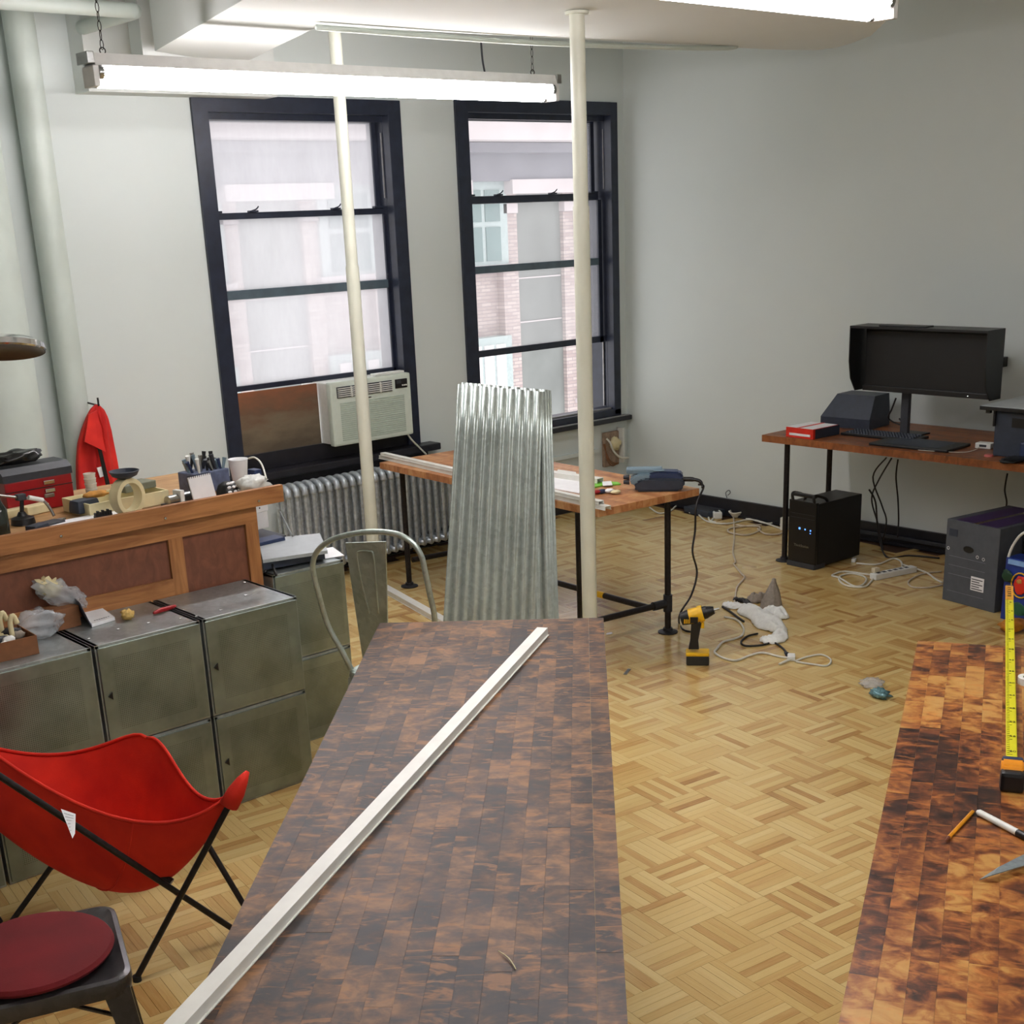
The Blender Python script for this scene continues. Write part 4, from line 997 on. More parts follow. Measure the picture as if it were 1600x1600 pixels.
for k, (x, y, sx, sy, h, m_, lb) in enumerate(((30, 800, .06, .025, .03, 'cream', 'cream wooden offcut behind the hobby clamp'), (62, 795, .05, .025, .034, 'cream', 'cream wooden offcut against the red toolbox'), (85, 816, .05, .03, .018, 'dark_grey', 'dark grey flat case right of the hobby clamp'), (66, 822, .035, .025, .022, 'charcoal', 'small charcoal case beside the clamp base'), (96, 810, .04, .012, .012, 'steel', 'small steel part beside the white board'))):
    pp = CT(x, y); tag(G().box(-sx, -sy, 0, sx, sy, h, bev=.004).build('offcut' if m_ == 'cream' else ('steel_part' if m_ == 'steel' else 'flat_case'), M[m_], local=rotz(R(8+5*k), pp+V(0, .04, 0))), lb, 'block' if m_ == 'cream' else 'part' if m_ == 'steel' else 'case')
# articulated lamp whose head hangs in at the left edge
lp = thing('desk_lamp', 'metal lamp head with round shade hanging in at the left edge', 'lamp', V(1.30, 5.05, ZC))
hc = ay(4, 546, 4.9); up_ = V(.15, .25, 1).normalized()
lm = frameM(hc, V(1, 0, 0).cross(up_), up_.cross(V(1, 0, 0).cross(up_)))
lm = Matrix((V(1, 0, -.15).normalized(), up_.cross(V(1, 0, -.15).normalized()), up_)).transposed().to_4x4(); lm.translation = hc
G().lathe([(.148, -.012), (.152, -.006), (.148, .014), (.12, .03), (.04, .05), (0, .055)], lm, 36).build('shade', M['chrome'], lp, smooth='auto', world=True)
G().lathe([(.146, -.012), (.10, .006), (.04, .014), (0, .016)], lm, 36).build('reflector', plain('bronze_reflector', (96, 72, 58), .3, .7, .3, 12), lp, smooth='auto', world=True)
G().tube([hc+V(-.02, 0, .05), V(1.30, 5.0, 1.95), V(1.30, 5.05, ZC+.03)], .009, 8).build('arm', M['steel'], lp, smooth='auto', world=True)
G().lathe([(0, 0), (.07, 0), (.07, .012), (.02, .03), (0, .03)], None, 20).build('base', M['black'], lp, smooth='auto')

# ================================================================ ON THE METAL CUBES
Zc = .757
def KT(x, y, dz=0): p = az(x, y, Zc); return V(p.x, p.y, Zc+dz)
p = KT(28, 1030); jb2 = thing('junk_box', 'open brown cardboard box of pale fittings on the metal cubes, left edge', 'box', p+V(-.05, .10, 0), R(-2))
for a in ((-.13, -.09, 0, .13, .09, .004),): G().box(*a).build('box_bottom', M['brown'], jb2)
for a in ((-.13, -.09, .004, .13, -.087, .065), (-.13, .087, .004, .13, .09, .065), (-.13, -.087, .004, -.127, .087, .065), (.127, -.087, .004, .13, .087, .065)): G().box(*a).build('box_side', M['brown'], jb2)
for k in range(22):
    G().blob((rr_.uniform(-.11, .11), rr_.uniform(-.07, .07), .03+rr_.uniform(0, .035)), (rr_.uniform(.012, .03), .012, .014), .4, 3, k, 10, 7).build('fitting', [M['cream'], M['graycloth'], M['whitecloth'], M['dark_grey']][k % 4], jb2, smooth=True)
for k, (x, y) in enumerate(((8, 985), (24, 990))):
    q = KT(x, y+30, .06); G().tube(cr([q, q+V(0, 0, .05), q+V(.012, 0, .07), q+V(.022, 0, .04)], 4), .009, 7).build('hook_fitting', M['cream'], jb2, smooth=True, world=True)
p = KT(75, 1000); tag(G().blob((0, 0, .05), (.085, .06, .05), .5, 2.6, 11, 28, 16, .048).build('clear_bag', M['film'], smooth=True, local=Matrix.Translation(p+V(.0, .06, 0))), 'lower clear plastic bag of parts lying on the metal cubes', 'bag')
p = KT(90, 985); tag(G().blob((0, 0, .06), (.10, .035, .045), .5, 3.2, 17, 28, 16).build('clear_bag', M['film'], smooth=True, local=Matrix.Translation(p+V(.02, .06, .06)) @ Matrix.Rotation(R(32), 4, 'Y')), 'upper clear plastic bag with pale fabric slanting over the other bag', 'bag')
p = KT(80, 985); tag(G().blob((0, 0, .09), (.05, .022, .03), .8, 4, 4, 20, 12).build('pale_rag', M['cream'], smooth=True, local=Matrix.Translation(p+V(-.01, .05, .065)) @ Matrix.Rotation(R(30), 4, 'Y')), 'pale torn rag sticking out above the clear plastic bags', 'rag')
p = KT(112, 985); cbx = thing('small_carton', 'small brown carton behind the grey booklet on the metal cubes', 'box', p+V(-.0, .07, 0), R(5))
G().box(-.05, -.04, 0, .05, .04, .075, bev=.002).build('carton_body', M['brown'], cbx)
# booklet: an upright grey leaf and a flat white one
bk = thing('booklet', 'open grey and white booklet standing on the metal cubes', 'booklet', KT(144, 977), 0)
u0, u1, u2, u3 = KT(144, 980), KT(129, 962), KT(180, 969), KT(157, 952)
g = G(); top = [ay(x, y, KT(120, 950).y-.02*k_) for k_, (x, y) in enumerate(((107, 931), (134, 949)))]
q4 = [u0, u1, top[0]+V(0, 0, 0), top[1]]
nn_ = (u1-u0).cross(top[1]-u0).normalized()*.003
g.hull([u0, u1, u1+V(-.03, .015, .095), u0+V(-.03, .0, .095)], [x+nn_ for x in (u0, u1, u1+V(-.03, .015, .095), u0+V(-.03, .0, .095))]); g.build('upright_leaf', plain('grey_leaf', (104, 108, 122), .6), bk, world=True)
g = G(); g.hull([u0, u2, u3, u1], [x+V(0, 0, .012) for x in (u0, u2, u3, u1)]); fl2 = g.build('flat_leaf', M['paper'], bk, world=True)
for k in range(7): c = u0.lerp(u2, .2+.1*k)+(u1-u0)*.16+V(0, 0, .0125); G().box(c.x-.003, c.y-.002, c.z, c.x+.003, c.y+.002, c.z+.0006).build('printed_letter', M['dark_grey'], fl2, world=True)
p = KT(200, 968); tag(G().blob((0, 0, .018), (.024, .02, .018), .9, 4, 6, 16, 10, .017).build('yellow_wad', plain('yellow_wad', (206, 172, 100), .8, 0, .2, 90), smooth=True, local=Matrix.Translation(p)), 'small crumpled yellow wad on the metal cubes', 'scrap')
a, b = KT(240, 962, .009), KT(275, 950, .009); kn = thing('folding_tool', 'red folding tool lying on top of the metal cubes', 'tool', a)
G().tube(cr([a, a.lerp(b, .3)+V(0, 0, .002), a.lerp(b, .7), b], 3), [.004, .006, .008, .009, .009, .009, .009, .008, .007, .004], 8).build('handle', M['red'], kn, smooth=True, world=True)
G().tube([a+V(.01, .015, 0), a.lerp(b, .6)+V(0, .014, 0)], .003, 6).build('blade', M['red'], kn, world=True)
for k, (x, y) in enumerate(((230, 975), (280, 968), (305, 965), (343, 955), (382, 932), (380, 912), (183, 985), (137, 1000))):
    tag(G().cyl(KT(x, y, .003), KT(x+4, y-1, .003), .003, .002, 6).build('loose_screw', M['chrome']), 'tiny metal screw on the metal cubes '+['just right of the yellow wad', 'just below the red folding tool', 'at the front edge right of the red tool', 'at the left front of the rightmost cube top', 'in the middle of the rightmost cube top', 'at the back of the rightmost cube top', 'just below the open booklet', 'between the clear bags and the booklet'][k], 'screw', 'loose screws on the metal cubes')
# scanner, white box and papers on the second pair of cubes
def K2(x, y, dz=0): p = az(x, y, Zc); return V(p.x, p.y, Zc+dz)
sn = thing('flatbed_scanner', 'silver flatbed scanner on the metal cube behind the counter end', 'scanner', V(2.82, 4.72, Zc))
def SB(x, y, z): p = az(x, y, z); return V(p.x, p.y, z)
zs = Zc+.012
lo = [SB(412, 891, zs), SB(508, 873, zs), SB(500, 848, zs), SB(405, 856, zs)]
G().hull(lo, [p+V(0, 0, .030) for p in lo]).build('scanner_base', M['charcoal'], sn, world=True)
lid = [SB(411, 880, zs+.032), SB(512, 865, zs+.032), SB(500, 838, zs+.032), SB(404, 848, zs+.032)]
G().hull(lid, [p+V(0, 0, .014) for p in lid]).build('scanner_lid', plain('silver_lid', (176, 182, 184), .4, .3, .05), sn, world=True)
pp = [K2(508, 874, .001), K2(538, 869, .001), K2(520, 856, .001), K2(500, 860, .001)]
tag(G().hull(pp, [p+V(0, 0, .003) for p in pp]).build('paper_sheet', M['paper']), 'white paper sheet under the corner of the scanner', 'paper')
tag(G().box(-.11, -.03, 0, .07, .05, .02, bev=.004).build('blue_case', M['blue_dark'], local=rotz(R(4), SB(432, 846, .83)+V(0, .07, -.02))), 'dark blue flat case behind the scanner', 'case')
wb = thing('white_box', 'white lidded box behind the scanner beside the counter end', 'box', SB(425, 832, .82)+V(-.03, .10, .012), R(8))
G().box(-.10, -.05, 0, .045, .05, .075, bev=.003).build('box_body', M['paper'], wb); G().box(-.103, -.053, .075, .048, .053, .115, bev=.004).build('box_lid', M['paper'], wb); G().lathe([(0, .003), (.004, 0)], frameM((-.0, -.054, .095), (1, 0, 0), (0, 0, 1)), 8).build('button', M['dark_grey'], wb)
sup = G().box(2.66, 4.95, 0, 2.98, 5.25, .80, bev=.004).build('low_cabinet', M['dark_grey']); tag(sup, 'dark low cabinet between the counter end and the radiator', 'cabinet')
tag(G().cyl(az(437, 797, .97), az(459, 840, .805), .005, seg=8).build('metal_rod', M['steel'], smooth='auto'), 'thin metal rod leaning at the right end of the counter', 'rod')
tag(G().tube(cr([K2(414, 896, .004), K2(424, 890, .03), K2(432, 902, .01)], 4), .006, 6).build('black_strap', M['black'], smooth=True), 'short black strap between the two groups of metal cubes', 'strap')

# ================================================================ DESK THINGS
DT = DZ+.0005
def DP(x, y, dz=0): p = az(x, y, DZ); return V(p.x, p.y, DT+dz)
mo = thing('hooded_monitor', 'large black monitor with a light hood on the long desk', 'monitor', V(6.80, 4.20, DT))
XM = 6.60
y0m, y1m = ax(1541, 560, XM-.03).y, ax(1326, 560, XM-.03).y; zt0, zt1 = ax(1326, 508, XM).z, ax(1545, 511, XM).z; zbm = ax(1440, 620, XM).z-.0
MB_ = lambda nm, m, *a, **k: G().box(*a, **k).build(nm, m, mo, world=True)
MB_('screen_body', plain('hood_black', (9, 9, 10), .7), XM+.09, y0m+.03, zbm+.01, XM+.15, y1m-.03, zt0-.02, bev=.006)
MB_('screen', plain('dark_screen', (7, 7, 8), .5), XM+.086, y0m+.045, zbm+.03, XM+.089, y1m-.045, zt0-.035)
MB_('hood_top', M['black'], XM-.03, y0m, zt0-.012, XM+.15, y1m, zt0)
for y in (y0m, y1m-.006):
    pr_ = [(XM+.15, zbm), (XM+.15, zt0-.012), (XM-.03, zt0-.012), (XM-.03, zt0-.20), (XM-.01, zt0-.30), (XM+.04, zbm)]
    g = G(); g.hull([V(a, y, b) for a, b in pr_], [V(a, y+.006, b) for a, b in pr_]); g.build('hood_side', M['black'], mo, world=True)
MB_('chin', M['black'], XM+.075, y0m+.03, zbm, XM+.15, y1m-.03, zbm+.03, bev=.003)
MB_('power_light', M['led'], XM+.073, y0m+.15, zbm+.010, XM+.0745, y0m+.154, zbm+.014)
MB_('stand_post', M['dark_grey'], XM+.205, 4.26, DT+.008, XM+.235, 4.31, zt0-.15, bev=.004); MB_('stand_base', M['black'], XM+.205, 4.2, DT, XM+.36, 4.36, DT+.008, bev=.003)
MB_('mount_plate', M['black'], XM+.15, 4.18, zt0-.25, XM+.206, 4.37, zt0-.10)
MB_('hood_hinge', M['black'], XM+.0, 4.05, zt0, XM+.08, 4.35, zt0+.008, bev=.002)
q = ax(1557, 565, WX-.03); tag(G().box(WX-.05, q.y-.055, q.z-.028, WX-.001, q.y+.13, q.z+.028, bev=.004).build('wall_bracket', M['black']), 'black bracket on the white wall right of the hooded monitor', 'bracket')
spk = thing('speaker', 'black wedge shaped speaker lying on the desk left of the monitor', 'speaker', V(6.98, 4.74, DT), R(4))
def wedge(x0, x1, y0, y1, h, fx, sy): return [V(x0, y0, 0), V(x1, y0, 0), V(x1, y1, 0), V(x0, y1, 0)], [V(x0+fx, y0+sy*.15, h), V(x1, y0+sy*.15, h), V(x1, y1-sy, h), V(x0+fx, y1-sy, h)]
g = G(); A, B = wedge(-.12, .12, -.17, .17, .06, .0, .0); g.hull(A, B); g.build('lower_cabinet', M['charcoal'], spk)
g = G(); A2, B2 = wedge(-.12, .12, -.17, .17, .135, .07, .07); g.hull([p+V(0, 0, .06) for p in A2], [p+V(0, 0, .06) for p in B2]); g.build('slanted_grille', M['charcoal'], spk)
# red and white box
rb_ = thing('product_box', 'red and white flat carton at the left end of the long desk', 'box', DP(1288, 684), R(180-5))
G().box(-.235, -.20, 0, -.0, 0, .058).build('carton_body', M['red_case'], rb_)
G().box(-.233, -.198, .0585, -.002, -.004, .0595).build('white_top_print', M['paper'], rb_); G().box(-.235, -.12, .0597, .0, -.095, .0602).build('red_stripe', M['red_case'], rb_)
G().box(.0, -.175, .012, .001, -.02, .026).build('white_side_print', M['paper'], rb_)
G().box(-.25, -.001, .0, -.02, .0005, .056).build('dark_side', M['charcoal'], rb_)
rb_.rotation_euler = (0, 0, R(178)); rb_.location = V(6.40, 4.63, DT)
kb = thing('keyboard', 'black keyboard on the desk in front of the hooded monitor', 'keyboard', V(6.715, 4.36, DT), R(2))
G().box(-.08, -.25, 0, .08, .24, .016, bev=.004).build('keyboard_body', M['black'], kb)
kk = G().box(-.008, -.008, 0, .008, .008, .008, top=.002).build('key', M['charcoal'], kb); kk.location = (-.06, -.21, .016)
for r_ in range(5):
    for c_ in range(22):
        if r_ == 0 and c_ == 0: continue
        o = kk.copy(); C.objects.link(o); o.location = (-.06+r_*.03*.95, -.21+c_*.0198, .016)
tbp = thing('drawing_tablet', 'flat black drawing tablet at the front edge of the long desk', 'tablet', V(6.565, 4.03, DT), R(3))
G().box(-.13, -.24, 0, .14, .24, .016, bev=.005).build('tablet_body', M['black'], tbp); G().box(-.10, -.17, .0162, .11, .17, .0168).build('active_surface', M['charcoal'], tbp)
q = DP(1539, 700); wa = thing('white_adapter', 'small white power adapter beside the machine on the long desk', 'adapter', q, R(5))
G().box(-.03, -.045, 0, .03, .045, .03, bev=.005).build('adapter_body', M['white'], wa); G().box(-.032, -.02, .01, -.03, .02, .022).build('socket_face', M['dark_grey'], wa)
cord('thin_cable', 'thin white cable between the drawing tablet and the white adapter', [DP(1436, 704, .004)+V(-.01, 0, 0), DP(1455, 706, .004), DP(1500, 708, .004), DP(1518, 706, .004), DP(1530, 701, .006)], .002, M['cord_w'])
tag(G().lathe([(0, .01), (.022, .009), (.025, 0)], Matrix.Translation(DP(1545, 713)), 16).build('pink_disc', M['pink'], smooth='auto'), 'small pink disc at the front of the long desk', 'disc')
tag(G().blob((0, 0, .012), (.09, .06, .014), .4, 4, 3, 18, 9, .012).build('dark_cloth', M['black'], smooth=True, local=Matrix.Translation(DP(1583, 722))), 'dark crumpled cloth at the front of the desk beside the pink disc', 'cloth')
pm = thing('copier_machine', 'dark grey machine with light flat lid at the right edge of the desk', 'machine', V(6.75, 3.25, DT))
yl = ax(1552, 690, 6.52).y; PB_ = lambda nm, m, *a, **k: G().box(*a, **k).build(nm, m, pm, world=True)
ztop = ax(1532, 636, 6.47).z
PB_('machine_body', M['charcoal'], 6.52, yl-.60, DT, 7.0, yl, ztop-.02, bev=.008); yL = ax(1531, 632, 6.47).y
PB_('lid_edge', M['black'], 6.47, yl-.62, ztop-.014, 7.08, yL, ztop+.006, bev=.002); PB_('lid_top', plain('pale_lid', (178, 184, 188), .45), 6.474, yl-.62, ztop+.006, 7.076, yL-.004, ztop+.009)
PB_('paper_slot', M['black'], 6.514, yl-.5, ztop-.10, 6.522, yl-.10, ztop-.05); PB_('hanging_latch', M['black'], 6.50, yL-.075, ztop-.10, 6.515, yL-.065, ztop-.014); PB_('corner_block', M['black'], 6.50, yL-.045, ztop-.034, 6.52, yL-.02, ztop-.014)
PB_('front_cover', M['blue_dark'], 6.50, yl-.5, DT+.01, 6.522, yl-.16, DT+.09, bev=.01)
# cables under the desk
for k, (lab, pts) in enumerate((('leftmost black cable hanging behind the computer tower under the desk', [(1385, 715, 7.0), (1364, 745, 7.05), (1378, 790, 7.1), (1385, 815, 7.1), (1378, 850, 7.12)]),
    ('black cable crossing the others behind the computer tower under the desk', [(1393, 716, 7.0), (1372, 752, 7.08), (1362, 780, 7.1), (1372, 820, 7.12), (1380, 860, 7.1)]),
    ('straight black cable hanging to the right behind the computer tower', [(1403, 718, 7.05), (1400, 745, 7.08), (1403, 780, 7.12), (1404, 815, 7.15), (1402, 840, 7.14)]),
    ('thin black cable hanging above the grey carton under the desk', [(1574, 740, 7.05), (1570, 765, 7.08), (1573, 785, 7.1), (1570, 800, 7.1)]))):
    cord('desk_cable', lab, [ax(a, b, c) for a, b, c in pts], .005, M['cord_b'], group='cables hanging under the desk')
cord('desk_cable', 'black cable looping from the back of the computer tower to the floor', [ax(1358, 765, 6.9), ax(1368, 785, 6.95), ax(1372, 830, 7.0), az(1385, 870, .006), az(1420, 868, .006), az(1468, 872, .006)], .006, M['cord_b'], group='cables hanging under the desk')
cord('monitor_cable', 'black cable curling down behind the hooded monitor stand', [ax(1400, 622, 6.84), ax(1393, 640, 6.84), ax(1388, 652, 6.86), ax(1397, 660, 6.88), ax(1412, 664, 6.86), ax(1405, 654, 6.87)], .005, M['cord_b'])

# ---------------------------------------------------------------- computer tower
ta, tb_, tc = az(1231, 882, 0), az(1272, 891, 0), az(1355, 866, 0)
ang_t = math.atan2((ta-tb_).y, (ta-tb_).x)
pc_ = thing('computer_tower', 'black computer tower with top handle on the floor under the desk', 'computer', tb_, ang_t)
# local x: along front face (toward left in photo), local y: into depth
FWt = (ta-tb_).length; lx = (ta-tb_).normalized(); ly = V(-lx.y, lx.x, 0); sg = 1 if ly.dot(tc-tb_) > 0 else -1; DPt = .44
def tbx(nm, m, x0, x1, y0, y1, z0, z1, bev=0, par=None):
    return G().box(min(x0, x1), min(y0*sg, y1*sg), z0, max(x0, x1), max(y0*sg, y1*sg), z1, bev=bev).build(nm, m, par or pc_)
HT = .43
tbx('case', M['black'], .0, FWt, .02, DPt, .012, HT-.03, .006)
tbx('front_bezel', plain('tower_bezel', (16, 16, 18), .3), -.003, FWt+.003, -.0, .022, .012, HT-.02, .005)
tbx('base_plinth', M['dark_grey'], -.004, FWt+.004, -.008, .10, .0, .03, .004)
tbx('side_panel', plain('tower_side', (18, 18, 20), .55), -.002, .0, .03, DPt-.01, .02, HT-.035)
for z in (HT-.125, HT-.10): tbx('drive_seam', M['dark_grey'], .01, FWt-.01, -.0015, .001, z, z+.002)
for x in (.02, FWt-.02): 
    g = G(); g.tube(cr([V(x, 0.01*sg, HT-.03), V(x, .0, HT+.01), V(x, .02*sg, HT+.02), V(x, .10*sg, HT-.005), V(x, .13*sg, HT-.03)], 3), .009, 8); g.build('handle_side', M['black'], pc_, smooth=True)
tbx('handle_bar', M['black'], .015, FWt-.015, -.005, .03, HT+.004, HT+.024, .006)
for k, (x, z, s_) in enumerate(((FWt*.62, .235, .012), (FWt*.40, .236, .008), (FWt*.20, .234, .008), (FWt*.2, .218, .006))): tbx('blue_light', M['blue_led'], x-s_, x, -.0022, .0, z, z+s_)
text('printed_badge', 'ThinkStation', .022, Matrix.Translation((FWt*.5, -.003*sg, .135)) @ Matrix(((-1, 0, 0, 0), (0, 0, -1, 0), (0, 1, 0, 0), (0, 0, 0, 1))) if sg > 0 else Matrix.Translation((FWt*.5, .003, .135)) @ Matrix(((-1, 0, 0, 0), (0, 0, 1, 0), (0, 1, 0, 0), (0, 0, 0, 1))), M['steel'], pc_)

# ---------------------------------------------------------------- cartons and bag
ga, gb = az(1472, 936, 0), az(1553, 958, 0)
gx = thing('grey_carton', 'grey printed carton with purple tape on the floor under the desk', 'carton', ga, math.atan2((gb-ga).y, (gb-ga).x))
GW = (gb-ga).length; sg2 = 1; GH = .455
g = G(); g.box(0, 0, 0, GW, .50, GH, bev=.003); g.build('carton_body', M['grey_card'], gx)
for x0, x1 in ((.055, .17), (.20, GW-.03)): G().box(x0, .01, GH, x1, .49, GH+.0015).build('purple_tape', M['purple'], gx)
G().box(.17, .002, GH+.0002, .20, .498, GH+.001).build('flap_seam', M['steel'], gx)
hand = [(.062*math.cos(a)*.55+.155, .026*math.sin(a)*.7) for a in [i*PI/8 for i in range(16)]]
g = G(); g.prism(hand, 0, .002, frameM((0, -.0015, GH-.145), (1, 0, 0), (0, 0, 1))); g.build('hand_hole', M['black'], gx)
G().box(.02, -.0015, GH-.09, .075, .0, GH-.05, bev=.0005).build('dark_print', M['charcoal'], gx)
lb_ = G().box(.185, -.0025, .095, .27, 0, .17).build('shipping_label', M['paper'], gx)
for k in range(5): G().box(.19, -.0032, .102+k*.013, .262-(k % 2)*.02, -.0025, .107+k*.013).build('label_line', M['dark_grey'], lb_)
for x, z in ((.02, GH-.16), (.215, GH-.175), (.255, GH-.18)): 
    g = G(); g.tube([V(x+.008*math.cos(a), -.001, z+.008*math.sin(a)) for a in [i*PI/4 for i in range(8)]], .0016, 4, True); g.build('printed_mark', M['paper'], gx)
for z in (GH-.20, GH-.25, GH-.30, .06): G().box(.03, -.0012, z, .27, 0, z+.002).build('printed_line', plain('faint_print', (118, 120, 134), .7), gx)
gx2 = thing('grey_carton', 'second grey carton standing behind the blue bag, right of the first', 'carton', gb+(gb-ga).normalized()*.10+V(.30, -.02, 0), gx.rotation_euler[2])
G().box(0, 0, 0, .34, .34, .42, bev=.003).build('carton_body', M['grey_card'], gx2); G().box(-.004, -.004, .42, .344, .344, .435, bev=.003).build('carton_rim', plain('pale_rim', (120, 124, 134), .6), gx2)
bp = az(1563, 966, 0); bgd = (gb-ga).normalized()
bb = thing('shopping_bag', 'glossy blue shopping bag with colourful print at the right edge', 'bag', bp, math.atan2(bgd.y, bgd.x))
g = G(); g.hull([V(0, 0, 0), V(.30, 0, 0), V(.30, .14, 0), V(0, .14, 0)], [V(.0, .01, .33), V(.30, .01, .33), V(.30, .12, .33), V(.0, .12, .33)]); g.build('bag_body', M['blue_bag'], bb)
G().box(.02, -.002, .30, .28, .008, .325).build('pale_band', plain('pale_blue', (130, 170, 220), .5), bb)
G().blob((.025, -.002, .235), (.035, .004, .03), .7, 5, 4, 14, 8).build('green_print', plain('dark_green', (26, 62, 40), .5), bb, smooth=True)
g = G(); g.tube([V(.105+.055*math.cos(a), .0, .20+.065*math.sin(a)) for a in [i*PI/10 for i in range(20)]], .004, 5, True); g.build('golden_ring', M['yellow'], bb, smooth=True)
G().blob((.105, .0, .20), (.04, .005, .048), .3, 3, 5, 14, 8).build('red_print', M['red_case'], bb, smooth=True)
G().blob((.10, -.003, .22), (.02, .004, .014), .3, 3, 6, 10, 6).build('gold_print', M['orange'], bb, smooth=True)
G().blob((.10, .003, .07), (.05, .004, .04), .3, 3, 7, 12, 8).build('green_leaf_print', plain('leaf_green', (30, 90, 60), .5), bb, smooth=True)
G().tube(cr([V(.0, .02, .31), V(.03, .01, .39), V(.09, .0, .47), V(.14, .02, .475), V(.24, .03, .36), V(.25, .03, .32)], 4), .007, 7).build('bag_handle', M['white'], bb, smooth=True)
p = az(1582, 985, 0); tag(G().blob((0, 0, .03), (.08, .06, .03), .4, 3, 12, 20, 10, .028).build('orange_lump', plain('orange_lump', (176, 110, 20), .4, 0, .4, 20), smooth=True, local=Matrix.Translation(p+V(0, .0, 0))), 'orange and yellow crumpled lump on the floor in front of the blue bag', 'wrapper')  # low crumpled orange-yellow lump beside the bag

# ---------------------------------------------------------------- power strip and white cords near the tower
def FP(L, z=.006): return [az(a, b, z) for a, b in L]
sa, sb = az(1364, 906, 0), az(1428, 893, 0)
ps = thing('power_strip', 'white power strip on the floor between the tower and the grey carton', 'power strip', sa, math.atan2((sb-sa).y, (sb-sa).x))
SL = (sb-sa).length; G().box(0, -.025, 0, SL, .03, .035, bev=.005).build('strip_body', M['white'], ps)
for k in range(6): G().box(.03+k*(SL-.06)/6, -.010, .035, .055+k*(SL-.06)/6, .014, .0358).build('outlet', M['dark_grey'], ps)
G().box(.02, .01, .036, .06, .04, .062, bev=.004).build('plug', plain('ivory_plug', (222, 210, 180), .5), ps)
cord('extension_cord', 'white cord looped in front of the power strip', FP([(1364, 905), (1350, 917), (1320, 914), (1311, 902), (1330, 896), (1352, 902), (1350, 912), (1335, 916), (1312, 903), (1300, 899), (1320, 893), (1360, 898), (1395, 899), (1408, 890), (1408, 878), (1395, 873), (1370, 882), (1338, 880)]), .006, M['cord_w'], group='white cords around the power strip')
cord('extension_cord', 'white cord running from the power strip end to the grey carton', FP([(1410, 882), (1435, 890), (1450, 896), (1462, 905), (1472, 910)]), .006, M['cord_w'], group='white cords around the power strip')
cord('extension_cord', 'cream cord curving low between the power strip and grey carton', FP([(1471, 893), (1440, 897), (1420, 908), (1425, 917), (1450, 918), (1473, 914)]), .005, M['cord_p'], group='white cords around the power strip')
tag(G().box(-.02, -.012, 0, .02, .012, .022, bev=.004).build('cord_plug', M['white'], local=rotz(.4, az(1334, 878, 0))), 'white plug lying beside the computer tower base', 'plug')

# far tangle of cords along the wall
rt_ = thing('black_router', 'flat black device on the floor against the wall behind the workbench corner', 'router', az(1104, 802, 0), R(80))
G().box(-.14, -.06, 0, .14, .10, .045, bev=.008).build('router_body', M['charcoal'], rt_); G().box(-.12, -.05, .0455, .12, .09, .047).build('router_top', M['dark_grey'], rt_)
ws = thing('power_strip', 'white power strip lying near the wall behind the workbench', 'power strip', az(1122, 811, 0), R(50))
G().box(-.0, -.03, 0, .30, .03, .045, bev=.006).build('strip_body', M['white'], ws); G().box(.03, -.015, .045, .26, .015, .046).build('outlet_row', M['steel'], ws)
tang = [('white cord arching from the workbench corner over the black device', [(1092, 776), (1100, 782), (1106, 795), (1108, 812), (1118, 816)]),
        ('white cord curling beneath the workbench corner', [(1074, 782), (1071, 792), (1078, 801), (1095, 799), (1109, 796)]),
        ('white cord lying across the floor under the workbench', [(1015, 793), (1030, 802), (1048, 798), (1060, 790), (1090, 796), (1110, 797)]),
        ('long white cord arching along the wall toward the tower', [(1110, 815), (1122, 803), (1140, 792), (1165, 792), (1200, 799), (1230, 808)]),
        ('white cord running along the floor below the white power strip', [(1090, 802), (1100, 812), (1115, 817), (1140, 818), (1175, 812), (1220, 826)]),
        ('cream cord looped on the floor in front of the wall', [(1190, 820), (1165, 822), (1140, 826), (1140, 832), (1165, 836), (1185, 830), (1186, 823), (1165, 822), (1150, 820)]),
        ('cream cord tail curving toward the computer tower', [(1184, 826), (1195, 834), (1215, 835), (1228, 830)]),
        ('thin white cord beside the bundle near the tower', [(1150, 806), (1175, 812), (1200, 818), (1222, 812)]),
        ('thin white cord at the back of the bundle near the tower', [(1145, 800), (1172, 803), (1195, 812), (1226, 821)])]
for lab, L in tang: cord('extension_cord', lab, FP(L, .007), .0065, M['cord_w'] if 'white' in lab else M['cord_p'], group='tangled cords along the right wall')
bnd = thing('cord_bundle', 'tied bundle of white cords on the floor near the wall', 'cords', az(1158, 806, 0))
for k in range(6): G().tube([V((.10+.006*k)*math.cos(a)*.9, (.035+.004*k)*math.sin(a), .012+.006*k+.004*math.sin(3*a)) for a in [i*PI/10 for i in range(20)]], .0055, 6, True).build('loop', M['cord_w'], bnd, smooth=True)
tag(G().box(-.03, -.02, 0, .03, .02, .09, bev=.006).build('wall_adapter', M['white'], local=rotz(.1, az(1226, 828, 0))), 'white adapter standing on the floor left of the computer tower', 'adapter')
tag(G().tube(cr([ax(1136, 778, WX-.035), ax(1134, 770, WX-.035), ax(1139, 766, WX-.04), ax(1141, 770, WX-.04), ax(1137, 774, WX-.035)], 4), .003, 6).build('wire_loop', M['dark_grey'], smooth=True), 'small loop of grey wire above the black baseboard', 'wire')
cord('aged_cord', 'long pale cord running down the floor from the wall to the cloths', FP([(1146, 806), (1147, 825), (1147, 845), (1145, 862), (1149, 878), (1147, 882), (1158, 896), (1163, 903), (1152, 917), (1149, 932), (1147, 944)], .005), .0055, M['cord_p'])

